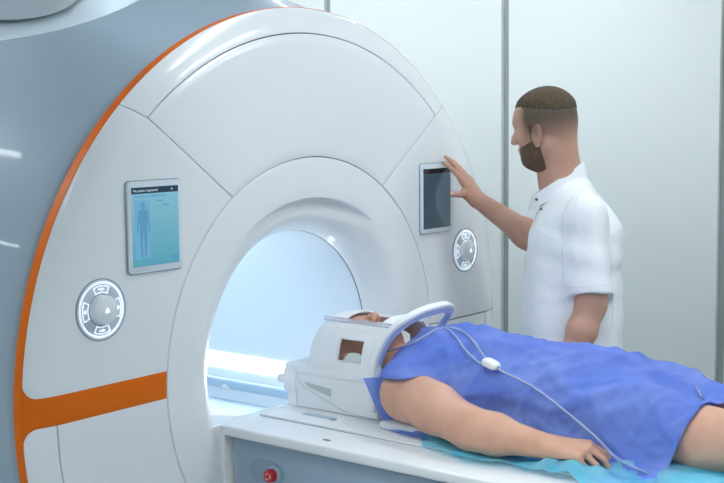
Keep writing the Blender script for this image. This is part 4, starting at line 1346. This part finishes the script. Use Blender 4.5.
# ---- clear tube with its white clip
M_HOSE = mat('clear_tube', lin(190, 204, 236), rough=.15, trans=.35, alpha=.8, coat=.4)
def on_gown(x, y, off=.004):
    """height of the gown above a table position"""
    d2 = (Pg[..., 0]-x)**2+(Pg[..., 1]-y)**2
    f_ = np.argsort(d2.ravel())[:4]
    return Pg[..., 2].ravel()[f_].max()+off
rx0, ry0, rc = PXc-Wd-.05, yB-.02, .008
ras = np.full((130, 120), bed*0.0); 
ia = np.clip(((Pg[..., 0]-rx0)/rc).astype(int), 1, 128); ja = np.clip(((Pg[..., 1]-ry0)/rc).astype(int), 1, 118)
for a_ in (-1, 0, 1):
    for b_ in (-1, 0, 1): np.maximum.at(ras, (ia+a_, ja+b_), Pg[..., 2])
def ras_z(x, y):
    i_, j_ = int((x-rx0)/rc), int((y-ry0)/rc)
    return ras[i_, j_] if 0 <= i_ < 130 and 0 <= j_ < 120 else 0
def follow(px):
    out_ = []
    for (x, y) in (catmull(px, 5) if len(px) > 1 else px):
        # walk down the line of sight until it meets the gown or the sheet
        P_ = None
        for d_ in np.arange(2.6, 3.6, .003):
            q_ = at(x, y, d_)
            if yB < q_[1] < yA and abs(q_[0]-PXc) < Wd*.8:
                if q_[2] <= ras_z(q_[0], q_[1]): P_ = q_; break
            if q_[2] < bed+.012: P_ = q_; break
        out_.append(P_+unit(CAM-P_)*.004)
    return out_
hose = thing('breathing_tube', (2.50, -.62, 1.0), 'thin clear tube with small white clip running over the blue gown', 'tube')
h1 = [np.array([2.50, -.30, CZ+.17])]+follow([(404, 347), (420, 339), (436, 329), (447, 328), (457, 338), (466, 351), (478, 362), (486, 366)])
clip = follow([(492, 367)])[0]+np.array([-.004, 0, .008])
h2 = follow([(446, 327), (458, 329), (470, 337), (480, 350), (488, 362)])
h3 = follow([(500, 371), (515, 377), (530, 385), (545, 395), (560, 407), (575, 419), (590, 432), (602, 443), (612, 455), (625, 463), (640, 470), (655, 476), (680, 484)])
h2 = h2+[clip]; h1 = h1+[clip]; h3 = [clip]+h3
def smooth(ps, it=3):
    ps = np.array(ps)
    for _ in range(it): ps[1:-1] = ps[1:-1]*.5+(ps[:-2]+ps[2:])*.25
    return ps
for q in (h1, h2, h3):
    pp = catmull(smooth(q, 3), 2)
    for it in range(3):
        pp = smooth(pp, 2)
    tube('tube_length', pp, .0031, M_HOSE, hose, 10)
s = Sculpt(clip-.04, clip+.04, .0015)
dr = unit(np.array(h3[9])-clip)
e2 = unit(np.cross(dr, [0, 0, 1])); e3 = np.cross(dr, e2)
s.ell(clip, (.0235, .0165, .0105), 0, R=np.stack([dr, e2, e3]), p=3.0)
Vc, Fc = s.mesh(1); fast_mesh('clip', Vc, Fc, mat('white_clip', (.85, .87, .86), rough=.3), hose)
knob_c = clip+dr*.0205
lathe('clip_socket', [(.0005, .0036), (.0038, .003), (.0042, -.002)], (0, 0, 0), M_BEZELD, None, 'z', 16)
o = bpy.data.objects['clip_socket']; o.data.transform(Vector(tuple(dr)).to_track_quat('Z', 'Y').to_matrix().to_4x4()); o.data.transform(Matrix.Translation(tuple(knob_c))); o.parent = hose; o.matrix_parent_inverse = Matrix.Translation(-hose.location)
# second tube at the far knee
t2 = follow([(695, 384), (698, 390), (702, 397)])[::3]+[atp(x, y, 0, X_) for x, y, X_ in ((708, 405, 2.60), (716, 412, 2.59), (726, 417, 2.58))]
tb = tube('drain_tube', catmull(t2, 6), .0036, M_HOSE, None, 10)
tag(tb, 'short clear tube hanging between the knees at the end of the gown', 'tube')
# ------------------------------------------------------------------ round lamp head reaching into the top left corner
M_LAMPW = mat('lamp_housing', lin(176, 188, 196), rough=.45)
M_LAMPH = mat('arm_housing_cover', lin(214, 222, 228), rough=.6)
lc = at(-183.4, -144.2, 2.0)
tow = unit(CAM-lc); upi = unit(_up-tow*(_up @ tow)); sd_ = np.cross(upi, tow)
def disc(name, c, R_, tilt, prof, m, parent):
    n_ = upi*math.cos(tilt)+tow*math.sin(tilt)
    q = Vector(tuple(n_)).to_track_quat('Z', 'Y').to_matrix().to_4x4()
    return lathe(name, prof(R_), (0, 0, 0), m, parent, 'z', 128, M=Matrix.Translation(tuple(c)) @ q)
lamp = thing('ceiling_lamp', tuple(lc), 'large round white lamp head reaching into the top left corner', 'lamp')
disc('lamp_dish', lc, .621, .3868, lambda R: [(.0005, 0), (R-.006, 0), (R, -.002), (R-.004, -.006), (R-.08, -.012), (.0005, -.016)], M_LAMPW, lamp)
nd_ = upi*math.cos(.3868)+tow*math.sin(.3868)
hr = _ray(-22, -26); hc = CAM+hr*(((lc-CAM) @ nd_)/(hr @ nd_))+nd_*.004
disc('arm_housing', hc, .160, .3868, lambda R: [(.0005, .004), (R-.006, .004), (R-.004, .012), (R, .02), (R, .30), (R-.02, .33), (.0005, .335)], M_LAMPH, lamp)
top_ = hc+np.array([0, 0, .25])
tube('ceiling_arm', [top_, top_+[-.02, 0, .15], [top_[0]-.02, top_[1], 2.75]], .06, M_LAMPW, lamp, 24)
# ------------------------------------------------------------------ camera, world, exposure
def make_camera():
    a, p, ro = math.radians(38.4155), math.radians(5.7839), math.radians(.5834)
    fwd = Vector((math.cos(a)*math.cos(p), math.sin(a)*math.cos(p), -math.sin(p)))
    r = Vector((math.sin(a), -math.cos(a), 0)); u = r.cross(fwd)
    rt = r*math.cos(ro) - u*math.sin(ro); up = r*math.sin(ro) + u*math.cos(ro)
    M = Matrix((rt, up, -fwd)).transposed().to_4x4()
    M.translation = Vector((0, -2.2, 1.62))
    cd = bpy.data.cameras.new('camera'); cd.sensor_width = 36; cd.lens = 36*1206.7/724; cd.clip_start = .05
    co = bpy.data.objects.new('camera', cd); COL.objects.link(co); co.matrix_world = M
    scene.camera = co
make_camera()
w = bpy.data.worlds.new('world'); scene.world = w; w.use_nodes = True
w.node_tree.nodes['Background'].inputs['Color'].default_value = (.75, .85, 1, 1)
w.node_tree.nodes['Background'].inputs['Strength'].default_value = .3
scene.view_settings.view_transform = 'Standard'
scene.view_settings.look = 'None'
scene.view_settings.gamma = 1
scene.view_settings.use_curve_mapping = False
scene.view_settings.exposure = EXPO
